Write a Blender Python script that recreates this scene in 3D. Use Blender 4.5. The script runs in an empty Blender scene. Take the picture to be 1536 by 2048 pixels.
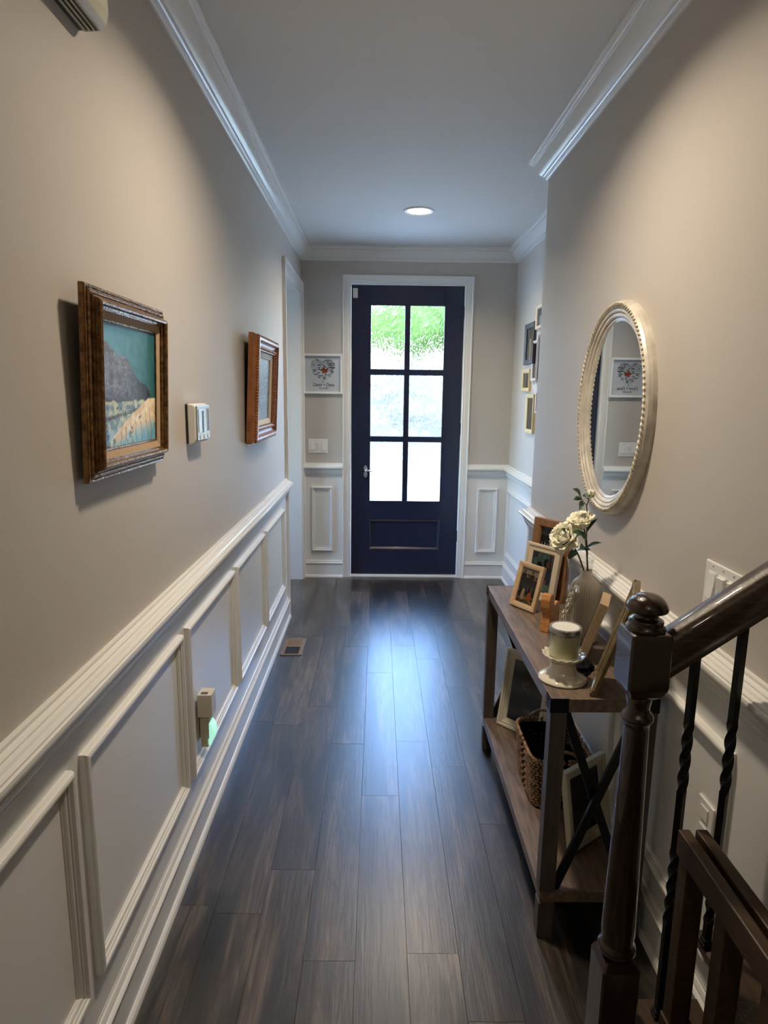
import bpy, bmesh, math, random
from mathutils import Vector, Matrix, noise
random.seed(7)
PI = math.pi
S = bpy.context.scene
COL = S.collection

# ---------------------------------------------------------------- camera
F_PX, PITCH, YAW, ROLL, CAM_H = 1286.2, -0.1838, 0.0110, 0.0124, 1.5987
def make_camera():
    f = Vector((math.sin(YAW)*math.cos(PITCH), math.cos(YAW)*math.cos(PITCH), math.sin(PITCH)))
    rt = Vector((math.cos(YAW), -math.sin(YAW), 0)); up = rt.cross(f)
    r2 = rt*math.cos(ROLL)+up*math.sin(ROLL); u2 = -rt*math.sin(ROLL)+up*math.cos(ROLL)
    cd = bpy.data.cameras.new('camera'); co = bpy.data.objects.new('camera', cd); COL.objects.link(co)
    co.matrix_world = Matrix(((r2.x, u2.x, -f.x, 0), (r2.y, u2.y, -f.y, 0), (r2.z, u2.z, -f.z, CAM_H), (0, 0, 0, 1)))
    cd.sensor_fit = 'VERTICAL'; cd.sensor_height = 36; cd.lens = F_PX/2048*36
    cd.clip_start = 0.02; cd.clip_end = 300
    S.camera = co
make_camera()

# ---------------------------------------------------------------- world, sun, exposure
SUN_E, SKY_E, CAN_E = 60.0, 6.0, 15.5
w = bpy.data.worlds.new('sky'); S.world = w; w.use_nodes = True
nt = w.node_tree; nt.nodes.clear()
sky = nt.nodes.new('ShaderNodeTexSky'); sky.sky_type = 'NISHITA'; sky.sun_disc = False
sky.sun_elevation = math.radians(52); sky.sun_rotation = math.radians(200)
mx = nt.nodes.new('ShaderNodeMix'); mx.data_type = 'RGBA'; mx.blend_type = 'MULTIPLY'
mx.inputs[0].default_value = 1; mx.inputs[7].default_value = (0.91, 1.0, 1.09, 1)
bg = nt.nodes.new('ShaderNodeBackground'); bg.inputs[1].default_value = SKY_E
wo = nt.nodes.new('ShaderNodeOutputWorld')
nt.links.new(sky.outputs[0], mx.inputs[6]); nt.links.new(mx.outputs[2], bg.inputs[0]); nt.links.new(bg.outputs[0], wo.inputs[0])
sl = bpy.data.lights.new('sun', 'SUN'); sl.energy = SUN_E; sl.angle = math.radians(0.6); sl.color = (0.62, 0.82, 1.0)
so = bpy.data.objects.new('sun', sl); COL.objects.link(so); so.location = (3, -3, 8)
so.rotation_euler = Vector((0.35, -0.62, 1.0)).to_track_quat('Z', 'Y').to_euler()
S.view_settings.view_transform = 'Standard'; S.view_settings.look = 'None'
S.view_settings.exposure = 0.0; S.view_settings.gamma = 1.0; S.view_settings.use_curve_mapping = False
S.render.engine = 'CYCLES'
cy = S.cycles
cy.use_denoising = True
cy.max_bounces = 12; cy.diffuse_bounces = 6; cy.glossy_bounces = 5; cy.transmission_bounces = 8; cy.transparent_max_bounces = 12
cy.sample_clamp_indirect = 8.0
cy.caustics_refractive = True; cy.caustics_reflective = False

# ---------------------------------------------------------------- materials
def _new(name):
    m = bpy.data.materials.new(name); m.use_nodes = True
    return m, m.node_tree, m.node_tree.nodes['Principled BSDF']
def lin(c):
    return tuple(((x/255)/12.92 if x/255 <= .04045 else ((x/255+.055)/1.055)**2.4) for x in c)
def mat(name, col, rough=0.5, metal=0.0, bump=0.0, bscale=200.0, var=0.0, vscale=6.0, coat=0.0, stretch=None, spec=0.5):
    m, t, b = _new(name)
    b.inputs['Base Color'].default_value = (*col, 1); b.inputs['Roughness'].default_value = rough
    b.inputs['Metallic'].default_value = metal; b.inputs['Coat Weight'].default_value = coat
    b.inputs['Specular IOR Level'].default_value = spec
    tc = t.nodes.new('ShaderNodeTexCoord'); mp = t.nodes.new('ShaderNodeMapping')
    t.links.new(tc.outputs['Object'], mp.inputs[0])
    if stretch: mp.inputs['Scale'].default_value = stretch
    if var > 0 or stretch:
        n = t.nodes.new('ShaderNodeTexNoise'); n.inputs['Scale'].default_value = vscale; n.inputs['Detail'].default_value = 5
        r = t.nodes.new('ShaderNodeValToRGB')
        r.color_ramp.elements[0].position = 0.3; r.color_ramp.elements[1].position = 0.7
        r.color_ramp.elements[0].color = (*[x*(1-var) for x in col], 1); r.color_ramp.elements[1].color = (*[min(1, x*(1+var)) for x in col], 1)
        t.links.new(mp.outputs[0], n.inputs[0]); t.links.new(n.outputs[0], r.inputs[0]); t.links.new(r.outputs[0], b.inputs['Base Color'])
    if bump > 0:
        n2 = t.nodes.new('ShaderNodeTexNoise'); n2.inputs['Scale'].default_value = bscale; n2.inputs['Detail'].default_value = 3
        bp = t.nodes.new('ShaderNodeBump'); bp.inputs['Strength'].default_value = bump; bp.inputs['Distance'].default_value = 0.002
        t.links.new(mp.outputs[0], n2.inputs[0]); t.links.new(n2.outputs[0], bp.inputs['Height']); t.links.new(bp.outputs[0], b.inputs['Normal'])
    return m

M = {}
M['paint'] = mat('greige_wall_paint', (0.50, 0.462, 0.415), 0.62, bump=0.12, bscale=350)
M['ceiling'] = mat('ceiling_paint', (0.66, 0.65, 0.62), 0.8, bump=0.08, bscale=300)
M['trim'] = mat('semi_gloss_white_trim', (0.76, 0.755, 0.73), 0.27, bump=0.04, bscale=120)
M['door'] = mat('dark_door_painted_haze', (0.011, 0.017, 0.044), 0.24, bump=0.35, bscale=260, stretch=(1, 1, 0.15), coat=0.3)  # blue lens haze over the dark door is put into its base colour
M['plastic'] = mat('white_plastic', (0.78, 0.78, 0.75), 0.3)
M['cream_plastic'] = mat('cream_plastic', (0.62, 0.56, 0.45), 0.35)
M['black'] = mat('black_metal', (0.006, 0.007, 0.011), 0.5, 0.3, spec=0.3)
M['iron'] = mat('black_wrought_iron', (0.008, 0.008, 0.009), 0.45, 0.6)
M['stain'] = mat('dark_walnut_stained_wood', (0.022, 0.011, 0.006), 0.16, bump=0.2, bscale=60, var=0.5, vscale=9, coat=0.6, stretch=(14, 14, 1.4))
M['rail'] = mat('dark_walnut_handrail_wood', (0.042, 0.022, 0.011), 0.27, bump=0.25, bscale=70, var=0.5, vscale=12, coat=0.4, stretch=(1.2, 12, 12))
M['gate'] = mat('dark_brown_gate_wood', (0.045, 0.024, 0.012), 0.42, bump=0.2, bscale=60, var=0.4, vscale=10, stretch=(9, 1.2, 9))
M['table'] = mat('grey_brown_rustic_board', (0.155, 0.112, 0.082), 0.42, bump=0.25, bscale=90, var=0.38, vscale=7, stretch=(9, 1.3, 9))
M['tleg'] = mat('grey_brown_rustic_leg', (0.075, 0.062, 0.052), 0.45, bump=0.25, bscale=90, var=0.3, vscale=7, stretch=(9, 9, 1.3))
M['gold'] = mat('antique_bronze_gilt_wood', (0.22, 0.115, 0.045), 0.27, 0.45, bump=0.9, bscale=140, var=0.6, vscale=60, stretch=(1, 1, 1))
M['copper'] = mat('copper_brown_carved_frame', (0.30, 0.115, 0.04), 0.38, 0.2, bump=0.35, bscale=110, var=0.25, vscale=25)
M['linen'] = mat('tan_linen_liner', (0.46, 0.33, 0.20), 0.85, bump=0.5, bscale=500)
M['creamliner'] = mat('cream_liner', (0.68, 0.58, 0.42), 0.7)
M['mframe'] = mat('antique_white_gold_frame', (0.58, 0.54, 0.47), 0.35, 0.0, bump=0.3, bscale=60, var=0.22, vscale=22)
M['mrope'] = mat('antique_gold_rope', (0.50, 0.43, 0.31), 0.33, 0.35, var=0.4, vscale=60)
M['mirror'] = mat('mirror_glass', (0.86, 0.88, 0.88), 0.0, 1.0)
M['maple'] = mat('pale_maple_frame', (0.56, 0.40, 0.24), 0.45, bump=0.15, bscale=80, var=0.12, vscale=12, stretch=(1, 1, 6))
M['cream'] = mat('cream_painted_frame', (0.66, 0.56, 0.42), 0.42, var=0.06)
M['ivory'] = mat('ivory_painted_frame', (0.58, 0.55, 0.43), 0.42, var=0.06)
M['brownw'] = mat('warm_brown_wood_frame', (0.25, 0.125, 0.055), 0.42, bump=0.15, bscale=80, var=0.25, vscale=14, stretch=(6, 6, 1))
M['yellow'] = mat('pale_yellow_wood_frame', (0.62, 0.50, 0.27), 0.45, var=0.1)
M['charcoal'] = mat('charcoal_wood_frame', (0.045, 0.048, 0.060), 0.45, var=0.1)
M['palegrey'] = mat('pale_grey_frame', (0.55, 0.52, 0.50), 0.4)
M['darkw'] = mat('dark_brown_frame', (0.07, 0.03, 0.015), 0.4)
M['silver'] = mat('aged_silver_frame', (0.62, 0.57, 0.47), 0.28, 0.8, var=0.25, vscale=50)
M['gilt'] = mat('gilt_frame', (0.23, 0.17, 0.085), 0.32, 0.5, bump=0.3, bscale=150, var=0.3, vscale=50)
M['orange'] = mat('orange_stained_pine', (0.47, 0.205, 0.06), 0.4, bump=0.1, bscale=60, var=0.25, vscale=18, stretch=(1, 1, 5))
M['block'] = mat('pale_raw_wood', (0.44, 0.31, 0.19), 0.5, bump=0.15, bscale=60, var=0.14, vscale=14, stretch=(1, 8, 8))
M['vase'] = mat('matte_putty_ceramic', (0.74, 0.67, 0.57), 0.42, bump=0.05)
M['china'] = mat('glazed_cream_ceramic', (0.70, 0.65, 0.54), 0.12, coat=0.5)
M['wax'] = mat('pale_yellow_wax', (0.64, 0.60, 0.34), 0.4)
M['lid'] = mat('brushed_lid', (0.42, 0.42, 0.42), 0.25, 0.7)
M['lidtop'] = mat('white_marbled_lid', (0.72, 0.70, 0.66), 0.3, var=0.08, vscale=30)
M['leaf'] = mat('rose_leaf_green', (0.030, 0.085, 0.040), 0.5, var=0.3, vscale=40)
M['stem'] = mat('rose_stem_brown', (0.055, 0.032, 0.018), 0.6)
M['wicker'] = mat('brown_woven_wicker', (0.27, 0.16, 0.085), 0.5, bump=0.6, bscale=160, var=0.5, vscale=45)
M['darkfab'] = mat('black_fabric', (0.008, 0.008, 0.011), 0.95, bump=0.6, bscale=120, spec=0.08)
M['grille'] = mat('tan_vent_metal', (0.20, 0.14, 0.085), 0.45)
M['vdark'] = mat('vent_duct_dark', (0.012, 0.012, 0.012), 0.8)
M['carpet'] = mat('grey_brown_stair_carpet', (0.16, 0.13, 0.10), 0.95, bump=1.0, bscale=300, var=0.3, vscale=120)
M['nickel'] = mat('satin_nickel', (0.65, 0.64, 0.62), 0.28, 0.9)
M['pave'] = mat('pale_concrete', (0.52, 0.52, 0.50), 0.9, bump=0.2, bscale=20, var=0.08)
M['grass'] = mat('lawn_grass', (0.085, 0.12, 0.02), 0.9, bump=1, bscale=60, var=0.4, vscale=8)
M['bark'] = mat('tree_bark', (0.12, 0.08, 0.05), 0.9, bump=1, bscale=20, var=0.3)
M['soil'] = mat('planting_bank_soil', (0.10, 0.13, 0.05), 0.95, var=0.4, vscale=3)
M['ridge'] = mat('brown_edge', (0.10, 0.055, 0.025), 0.4)
for i, c in enumerate([(0.050, 0.10, 0.012), (0.03, 0.07, 0.016), (0.08, 0.12, 0.015)]):
    M['foliage%d' % i] = mat('shrub_foliage_%s' % 'abc'[i], c, 0.6, var=0.4, vscale=5)

def rose_mat():
    m, t, b = _new('cream_rose_petal')
    b.inputs['Base Color'].default_value = (0.88, 0.86, 0.72, 1); b.inputs['Roughness'].default_value = 0.6
    b.inputs['Subsurface Weight'].default_value = 0.15; b.inputs['Subsurface Radius'].default_value = (0.01, 0.01, 0.005)
    return m
M['rose'] = rose_mat()
def print_mat(name, rough):
    m, t, b = _new(name)
    a = t.nodes.new('ShaderNodeVertexColor'); a.layer_name = 'Col'
    t.links.new(a.outputs[0], b.inputs['Base Color']); b.inputs['Roughness'].default_value = rough
    return m
M['photo'] = print_mat('glossy_photo_print', 0.12)
M['canvas'] = print_mat('painted_canvas', 0.42)
def emit(name, col, s):
    m, t, b = _new(name)
    b.inputs['Base Color'].default_value = (*col, 1); b.inputs['Emission Color'].default_value = (*col, 1); b.inputs['Emission Strength'].default_value = s
    return m
M['led'] = emit('recessed_led_lens', (1.0, 0.86, 0.66), 9)
M['nightled'] = emit('night_light_lens', (0.45, 0.95, 0.75), 0.75)
def glass_mat(name, tint, rough, ior, mixf=0.0, wavy=False):
    m = bpy.data.materials.new(name); m.use_nodes = True; t = m.node_tree; t.nodes.clear()
    o = t.nodes.new('ShaderNodeOutputMaterial')
    tr = t.nodes.new('ShaderNodeBsdfTransparent'); tr.inputs[0].default_value = (*tint, 1)
    gl = t.nodes.new('ShaderNodeBsdfGlossy'); gl.inputs['Roughness'].default_value = rough
    fw = t.nodes.new('ShaderNodeLayerWeight'); fw.inputs[0].default_value = 0.5
    pw = t.nodes.new('ShaderNodeMath'); pw.operation = 'POWER'; pw.inputs[1].default_value = 4.0
    lw = t.nodes.new('ShaderNodeMath'); lw.operation = 'MULTIPLY_ADD'; lw.inputs[1].default_value = 0.7; lw.inputs[2].default_value = ((ior-1)/(ior+1))**2
    t.links.new(fw.outputs['Facing'], pw.inputs[0]); t.links.new(pw.outputs[0], lw.inputs[0])
    mix = t.nodes.new('ShaderNodeMixShader')
    t.links.new(lw.outputs[0], mix.inputs[0]); t.links.new(gl.outputs[0], mix.inputs[2])
    if wavy:
        rf = t.nodes.new('ShaderNodeBsdfRefraction'); rf.inputs['IOR'].default_value = 1.30; rf.inputs['Roughness'].default_value = 0.0
        rf.inputs[0].default_value = (*tint, 1)
        tc = t.nodes.new('ShaderNodeTexCoord'); mp = t.nodes.new('ShaderNodeMapping'); mp.inputs['Scale'].default_value = (1.0, 1.0, 0.45)
        n = t.nodes.new('ShaderNodeTexNoise'); n.inputs['Scale'].default_value = 48; n.inputs['Detail'].default_value = 1.5
        n.inputs['Distortion'].default_value = 1.2
        bp = t.nodes.new('ShaderNodeBump'); bp.inputs['Strength'].default_value = 0.75; bp.inputs['Distance'].default_value = 0.006
        t.links.new(tc.outputs['Object'], mp.inputs[0]); t.links.new(mp.outputs[0], n.inputs[0]); t.links.new(n.outputs[0], bp.inputs['Height'])
        t.links.new(bp.outputs[0], rf.inputs['Normal']); t.links.new(bp.outputs[0], gl.inputs['Normal'])
        m2 = t.nodes.new('ShaderNodeMixShader'); m2.inputs[0].default_value = mixf
        t.links.new(tr.outputs[0], m2.inputs[1]); t.links.new(rf.outputs[0], m2.inputs[2]); t.links.new(m2.outputs[0], mix.inputs[1])
    else:
        t.links.new(tr.outputs[0], mix.inputs[1])
    t.links.new(mix.outputs[0], o.inputs[0])
    return m
M['rain'] = glass_mat('rippled_door_glass', (0.97, 0.99, 1.0), 0.05, 1.35, 0.6, True)
M['glass'] = glass_mat('clear_glass', (0.96, 0.97, 0.97), 0.0, 1.45)
M['jar'] = glass_mat('jar_glass', (0.97, 0.98, 0.96), 0.0, 1.35)

def floor_mat():
    m, t, b = _new('grey_brown_vinyl_plank'); N = t.nodes; L = t.links
    at = N.new('ShaderNodeVertexColor'); at.layer_name = 'Col'
    sp = N.new('ShaderNodeSeparateColor'); L.new(at.outputs[0], sp.inputs[0])
    tc = N.new('ShaderNodeTexCoord')
    off = N.new('ShaderNodeVectorMath'); off.operation = 'MULTIPLY_ADD'; off.inputs[1].default_value = (37, 53, 11)
    L.new(at.outputs[0], off.inputs[0]); L.new(tc.outputs['Object'], off.inputs[2])
    def nz(sc, stretch, det, dist=0.0):
        mp = N.new('ShaderNodeMapping'); mp.inputs['Scale'].default_value = stretch; L.new(off.outputs[0], mp.inputs[0])
        n = N.new('ShaderNodeTexNoise'); n.inputs['Scale'].default_value = sc; n.inputs['Detail'].default_value = det
        n.inputs['Distortion'].default_value = dist; L.new(mp.outputs[0], n.inputs[0]); return n.outputs[0]
    broad = nz(1.0, (9, 1.3, 1), 4, 0.9)
    fine = nz(1.0, (150, 5, 1), 5, 0.4)
    mid = nz(1.0, (26, 3.4, 1), 7, 2.4)
    r1 = N.new('ShaderNodeValToRGB'); e = r1.color_ramp.elements
    e[0].position = 0.40; e[0].color = (0.0095, 0.008, 0.0078, 1); e[1].position = 0.60; e[1].color = (0.125, 0.094, 0.073, 1)
    x = e.new(0.49); x.color = (0.046, 0.035, 0.029, 1)
    L.new(broad, r1.inputs[0])
    r2 = N.new('ShaderNodeValToRGB'); e = r2.color_ramp.elements
    e[0].position = 0.3; e[0].color = (0.5, 0.5, 0.5, 1); e[1].position = 0.72; e[1].color = (1.45, 1.42, 1.38, 1)
    L.new(mid, r2.inputs[0])
    r3 = N.new('ShaderNodeValToRGB'); e = r3.color_ramp.elements
    e[0].position = 0.38; e[0].color = (0.45, 0.45, 0.45, 1); e[1].position = 0.6; e[1].color = (1.25, 1.24, 1.22, 1)
    L.new(fine, r3.inputs[0])
    def mul(a, c):
        mm = N.new('ShaderNodeMix'); mm.data_type = 'RGBA'; mm.blend_type = 'MULTIPLY'; mm.inputs[0].default_value = 1
        L.new(a, mm.inputs[6]); L.new(c, mm.inputs[7]); return mm.outputs[2]
    c = mul(mul(r1.outputs[0], r2.outputs[0]), r3.outputs[0])
    pl = N.new('ShaderNodeMapRange'); pl.inputs[3].default_value = 0.55; pl.inputs[4].default_value = 1.15
    L.new(sp.outputs[0], pl.inputs[0])
    vm = N.new('ShaderNodeVectorMath'); vm.operation = 'SCALE'; L.new(c, vm.inputs[0]); L.new(pl.outputs[0], vm.inputs['Scale'])
    L.new(vm.outputs[0], b.inputs['Base Color'])
    b.inputs['Roughness'].default_value = 0.30; b.inputs['Specular IOR Level'].default_value = 0.5
    b.inputs['Coat Weight'].default_value = 1.0; b.inputs['Coat Roughness'].default_value = 0.38; b.inputs['Coat IOR'].default_value = 1.45
    bp = N.new('ShaderNodeBump'); bp.inputs['Strength'].default_value = 0.40; bp.inputs['Distance'].default_value = 0.0012
    ad = N.new('ShaderNodeMath'); ad.operation = 'ADD'; L.new(fine, ad.inputs[0]); L.new(mid, ad.inputs[1])
    L.new(ad.outputs[0], bp.inputs['Height']); L.new(bp.outputs[0], b.inputs['Normal'])
    return m
M['floor'] = floor_mat()
def rock_mat():
    m, t, b = _new('stone_retaining_wall'); N = t.nodes; L = t.links
    tc = N.new('ShaderNodeTexCoord'); v = N.new('ShaderNodeTexVoronoi'); v.feature = 'DISTANCE_TO_EDGE'; v.inputs['Scale'].default_value = 3.4
    r = N.new('ShaderNodeValToRGB'); e = r.color_ramp.elements
    e[0].position = 0.03; e[0].color = (0.004, 0.004, 0.004, 1); e[1].position = 0.16; e[1].color = (0.065, 0.062, 0.060, 1)
    L.new(tc.outputs['Object'], v.inputs[0]); L.new(v.outputs[0], r.inputs[0]); L.new(r.outputs[0], b.inputs['Base Color'])
    b.inputs['Roughness'].default_value = 0.9
    bp = N.new('ShaderNodeBump'); bp.inputs['Distance'].default_value = 0.1; L.new(v.outputs[0], bp.inputs['Height']); L.new(bp.outputs[0], b.inputs['Normal'])
    return m
M['rock'] = rock_mat()

# ---------------------------------------------------------------- mesh helpers
def box(bm, x0, x1, y0, y1, z0, z1, mi=0):
    vs = [bm.verts.new(p) for p in ((x0, y0, z0), (x1, y0, z0), (x1, y1, z0), (x0, y1, z0), (x0, y0, z1), (x1, y0, z1), (x1, y1, z1), (x0, y1, z1))]
    for f in ((0, 3, 2, 1), (4, 5, 6, 7), (0, 1, 5, 4), (1, 2, 6, 5), (2, 3, 7, 6), (3, 0, 4, 7)):
        bm.faces.new([vs[i] for i in f]).material_index = mi
    return vs
def bridge(bm, a, b, closed=True):
    n = len(a)
    for i in range(n if closed else n-1):
        j = (i+1) % n
        try: bm.faces.new((a[i], a[j], b[j], b[i]))
        except ValueError: pass
def lathe(bm, prof, n=32, c=(0, 0), rib=0.0, nrib=0, ruffle=None):
    """prof: list of (r, z)"""
    rings = []
    for k, (r, z) in enumerate(prof):
        ring = []
        for i in range(n):
            a = 2*PI*i/n; rr = r; zz = z
            if nrib and r > 0.02: rr = r*(1+rib*math.cos(nrib*a))
            if ruffle and k in ruffle[2]: rr += ruffle[0]*math.cos(ruffle[1]*a); zz += ruffle[0]*0.9*math.cos(ruffle[1]*a)
            ring.append(bm.verts.new((c[0]+rr*math.cos(a), c[1]+rr*math.sin(a), zz)))
        rings.append(ring)
    for a, b in zip(rings, rings[1:]): bridge(bm, a, b)
    for ring in (rings[0], rings[-1]):
        try: bm.faces.new(ring)
        except ValueError: pass
    return rings
def tube(bm, pts, r, n=8, cap=True):
    pts = [Vector(p) for p in pts]; rings = []
    rs = r if isinstance(r, (list, tuple)) else [r]*len(pts)
    ref = Vector((0.13, 0.21, 0.97))
    for i, p in enumerate(pts):
        d = (pts[min(i+1, len(pts)-1)]-pts[max(i-1, 0)]).normalized()
        if abs(d.dot(ref)) > 0.97: ref = Vector((1, 0, 0))
        u = d.cross(ref).normalized(); v = d.cross(u).normalized()
        rings.append([bm.verts.new(p+(u*math.cos(2*PI*k/n)+v*math.sin(2*PI*k/n))*rs[i]) for k in range(n)])
    for a, b in zip(rings, rings[1:]): bridge(bm, a, b)
    if cap:
        bm.faces.new(rings[0]); bm.faces.new(rings[-1])
def extrude_poly(bm, pts, d):
    """pts: list of Vector; extruded by vector d"""
    a = [bm.verts.new(p) for p in pts]; b = [bm.verts.new(Vector(p)+Vector(d)) for p in pts]
    bridge(bm, a, b); bm.faces.new(a[::-1]); bm.faces.new(b)
def sweep(bm, prof, path):
    """profile (offset to the right of travel, z) swept along an xy path with mitred corners"""
    P = [Vector((p[0], p[1])) for p in path]; n = len(P); rings = []
    for i in range(n):
        d1 = (P[i]-P[i-1]).normalized() if i > 0 else (P[1]-P[0]).normalized()
        d2 = (P[i+1]-P[i]).normalized() if i < n-1 else d1
        n1 = Vector((d1.y, -d1.x)); n2 = Vector((d2.y, -d2.x))
        mdir = (n1+n2); mdir = mdir.normalized() if mdir.length > 1e-6 else n1
        sc = 1/max(0.2, mdir.dot(n1))
        rings.append([bm.verts.new((P[i].x+mdir.x*sc*o, P[i].y+mdir.y*sc*o, z)) for o, z in prof])
    for a, b in zip(rings, rings[1:]): bridge(bm, a, b)
    bm.faces.new(rings[0]); bm.faces.new(rings[-1])
def rect_frame(bm, w, h, prof, y0=0.0, cx=0.0, z0=0.0):
    """closed picture-frame moulding; prof (inset, depth toward viewer = -Y), closed loop"""
    loops = []
    for ins, dep in prof:
        x0, x1, a, b = cx-w/2+ins, cx+w/2-ins, z0+ins, z0+h-ins
        loops.append([bm.verts.new(p) for p in ((x0, y0-dep, a), (x1, y0-dep, a), (x1, y0-dep, b), (x0, y0-dep, b))])
    loops.append(loops[0])
    for a, b in zip(loops, loops[1:]): bridge(bm, a, b)
def mk(name, bm, m, parent=None, smooth=False, bevel=0.0, loc=None):
    bmesh.ops.recalc_face_normals(bm, faces=bm.faces)
    me = bpy.data.meshes.new(name); bm.to_mesh(me); bm.free()
    for x in (m if isinstance(m, (list, tuple)) else [m]): me.materials.append(x)
    if smooth:
        for p in me.polygons: p.use_smooth = True
    o = bpy.data.objects.new(name, me); COL.objects.link(o)
    if parent: o.parent = parent
    if loc: o.location = loc
    if bevel > 0:
        b = o.modifiers.new('bevel', 'BEVEL'); b.width = bevel; b.segments = 2; b.limit_method = 'ANGLE'
    if smooth == 'auto':
        me.set_sharp_from_angle(angle=math.radians(14))
    return o
def B(name, dims, m, parent=None, bevel=0.0):
    bm = bmesh.new()
    for d in (dims if isinstance(dims[0], (list, tuple)) else [dims]): box(bm, *d)
    return mk(name, bm, m, parent, bevel=bevel)
def thing(name, label, cat, loc=(0, 0, 0), rot=(0, 0, 0), group=None):
    o = bpy.data.objects.new(name, None); COL.objects.link(o); o.empty_display_size = 0.05
    o.location = loc; o.rotation_euler = rot; o['label'] = label; o['category'] = cat
    if group: o['group'] = group
    return o
def tag(o, label, cat, group=None, kind=None):
    o['label'] = label; o['category'] = cat
    if group: o['group'] = group
    if kind: o['kind'] = kind
    return o
def struct(o, label=None, cat=None):
    o['kind'] = 'structure'
    if label: o['label'] = label
    if cat: o['category'] = cat
    return o
def picture(parent, name, w, h, fn, nx=40, ny=50, y=0.0, z0=0.0, m='photo', cx=0.0):
    bm = bmesh.new(); cl = bm.loops.layers.color.new('Col'); g = []; cols = {}
    for j in range(ny+1):
        row = []
        for i in range(nx+1):
            v = bm.verts.new((cx-w/2+w*i/nx, y, z0+h*j/ny)); c = fn(i/nx, j/ny); cols[v] = (*[max(0, min(1, q)) for q in c], 1); row.append(v)
        g.append(row)
    for j in range(ny):
        for i in range(nx):
            f = bm.faces.new((g[j][i], g[j][i+1], g[j+1][i+1], g[j+1][i]))
            for l in f.loops: l[cl] = cols[l.vert]
    return mk(name, bm, M[m], parent)
def nz(x, y, s=1.0, o=0.0):
    return noise.noise(Vector((x*s+o, y*s+o*1.7, o)))
def mixc(a, b, t):
    t = max(0, min(1, t)); return tuple(p*(1-t)+q*t for p, q in zip(a, b))

# ---------------------------------------------------------------- room dimensions
XL, XR, XG, D, H = -0.6366, 0.8266, 1.1202, 5.465, 2.743
YE = 3.40          # mirror wall ends, alcove begins
YS = 1.13         # mirror wall turns into the stairwell
XD, WD = -0.2273, 0.9266
YB = -2.6

# floor: one mesh of planks
def build_floor():
    bm = bmesh.new(); cl = bm.loops.layers.color.new('Col'); rnd = random.Random(3)
    pw, plen = 0.1493, 1.155
    joints = {-3: 2.897, -2: 3.085, -1: 2.728, 0: 2.341, 1: 2.754, 2: 2.548, 3: 3.326}
    x0lim, x1lim, y0lim, y1lim = -3.2, 2.4, YB, D+0.02
    for k in range(int(math.floor((x0lim+0.05)/pw)), int(math.ceil((x1lim+0.05)/pw))):
        xa, xb = max(x0lim, -0.0495+pw*k), min(x1lim, -0.0495+pw*(k+1))
        j0 = joints.get(k, rnd.uniform(0, plen)); j0 = j0-math.ceil((j0-y0lim)/plen)*plen
        y = j0
        while y < y1lim:
            a, b = max(y, y0lim), min(y+plen, y1lim)
            if b-a > 0.01:
                g = 0.0007; c = (rnd.random(), rnd.random(), rnd.random(), 1)
                top = [bm.verts.new(p) for p in ((xa+g, a+g, 0), (xb-g, a+g, 0), (xb-g, b-g, 0), (xa+g, b-g, 0))]
                lo = [bm.verts.new(p) for p in ((xa, a, -0.0012), (xb, a, -0.0012), (xb, b, -0.0012), (xa, b, -0.0012))]
                fs = [bm.faces.new(top)]
                for i in range(4): fs.append(bm.faces.new((lo[i], lo[(i+1) % 4], top[(i+1) % 4], top[i])))
                for f in fs:
                    for l in f.loops: l[cl] = c
            y += plen
    for f in bm.faces: f.material_index = 0
    n0 = len(bm.faces)
    box(bm, x0lim, x1lim, y0lim, y1lim, -0.15, -0.0011, 1)
    o = mk('floor', bm, [M['floor'], M['vdark']])
    struct(o, 'grey-brown wood-look plank floor of the hallway', 'floor')
build_floor()
struct(B('ceiling', (-3.3, 2.5, YB-0.1, D+0.15, H, H+0.15), M['ceiling']), 'flat off-white hallway ceiling', 'ceiling')

# walls ------------------------------------------------------------
OY0, OY1, OZ = 4.50, 5.385, 2.39     # side opening in the left wall
WT = 0.135
wl = B('wall_left', [(XL-WT, XL, YB, OY0, 0, H), (XL-WT, XL, OY0, OY1, OZ, H), (XL-WT, XL, OY1, D, 0, H)], M['paint'])
struct(wl, 'long greige left wall with white wainscot', 'wall')
wf = B('wall_front', [(-3.3, XD-0.02, D, D+0.15, 0, H), (XD+WD+0.02, 2.5, D, D+0.15, 0, H), (XD-0.02, XD+WD+0.02, D, D+0.15, 2.475, H)], M['paint'])
struct(wf, 'greige end wall around the front door', 'wall')
wr = B('wall_right', [(XR, 2.4, YS, YE, 0, H)], M['paint']); struct(wr, 'greige right wall carrying the oval mirror', 'wall')
wg = B('wall_gallery', [(XG, 2.4, YE, D, 0, H)], M['paint']); struct(wg, 'greige alcove wall with small hanging photo frames', 'wall')
ws = B('wall_stairwell', [(XR, 2.4, YB, 0.22, 0, H), (2.4, 2.5, YB, D, 0, H)], M['paint']); struct(ws)
wb = B('wall_back', [(-3.2, 2.5, YB-0.1, YB, 0, H)], M['paint']); struct(wb)
wside = B('wall_side_room', [(-3.3, -3.2, YB, 3.9, 0, H), (-3.3, -3.2, 5.0, D, 0, H), (-3.3, -3.2, 3.9, 5.0, 0, .9), (-3.3, -3.2, 3.9, 5.0, 2.1, H)], M['paint']); struct(wside)
bm = bmesh.new(); box(bm, -3.31, -3.19, 3.9, 3.96, .9, 2.1); box(bm, -3.31, -3.19, 4.94, 5.0, .9, 2.1); box(bm, -3.31, -3.19, 3.9, 5.0, .9, .96); box(bm, -3.31, -3.19, 3.9, 5.0, 2.04, 2.1); box(bm, -3.27, -3.23, 3.96, 4.94, 1.48, 1.52)
wn = mk('window_1', bm, M['trim']); struct(wn)
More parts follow.
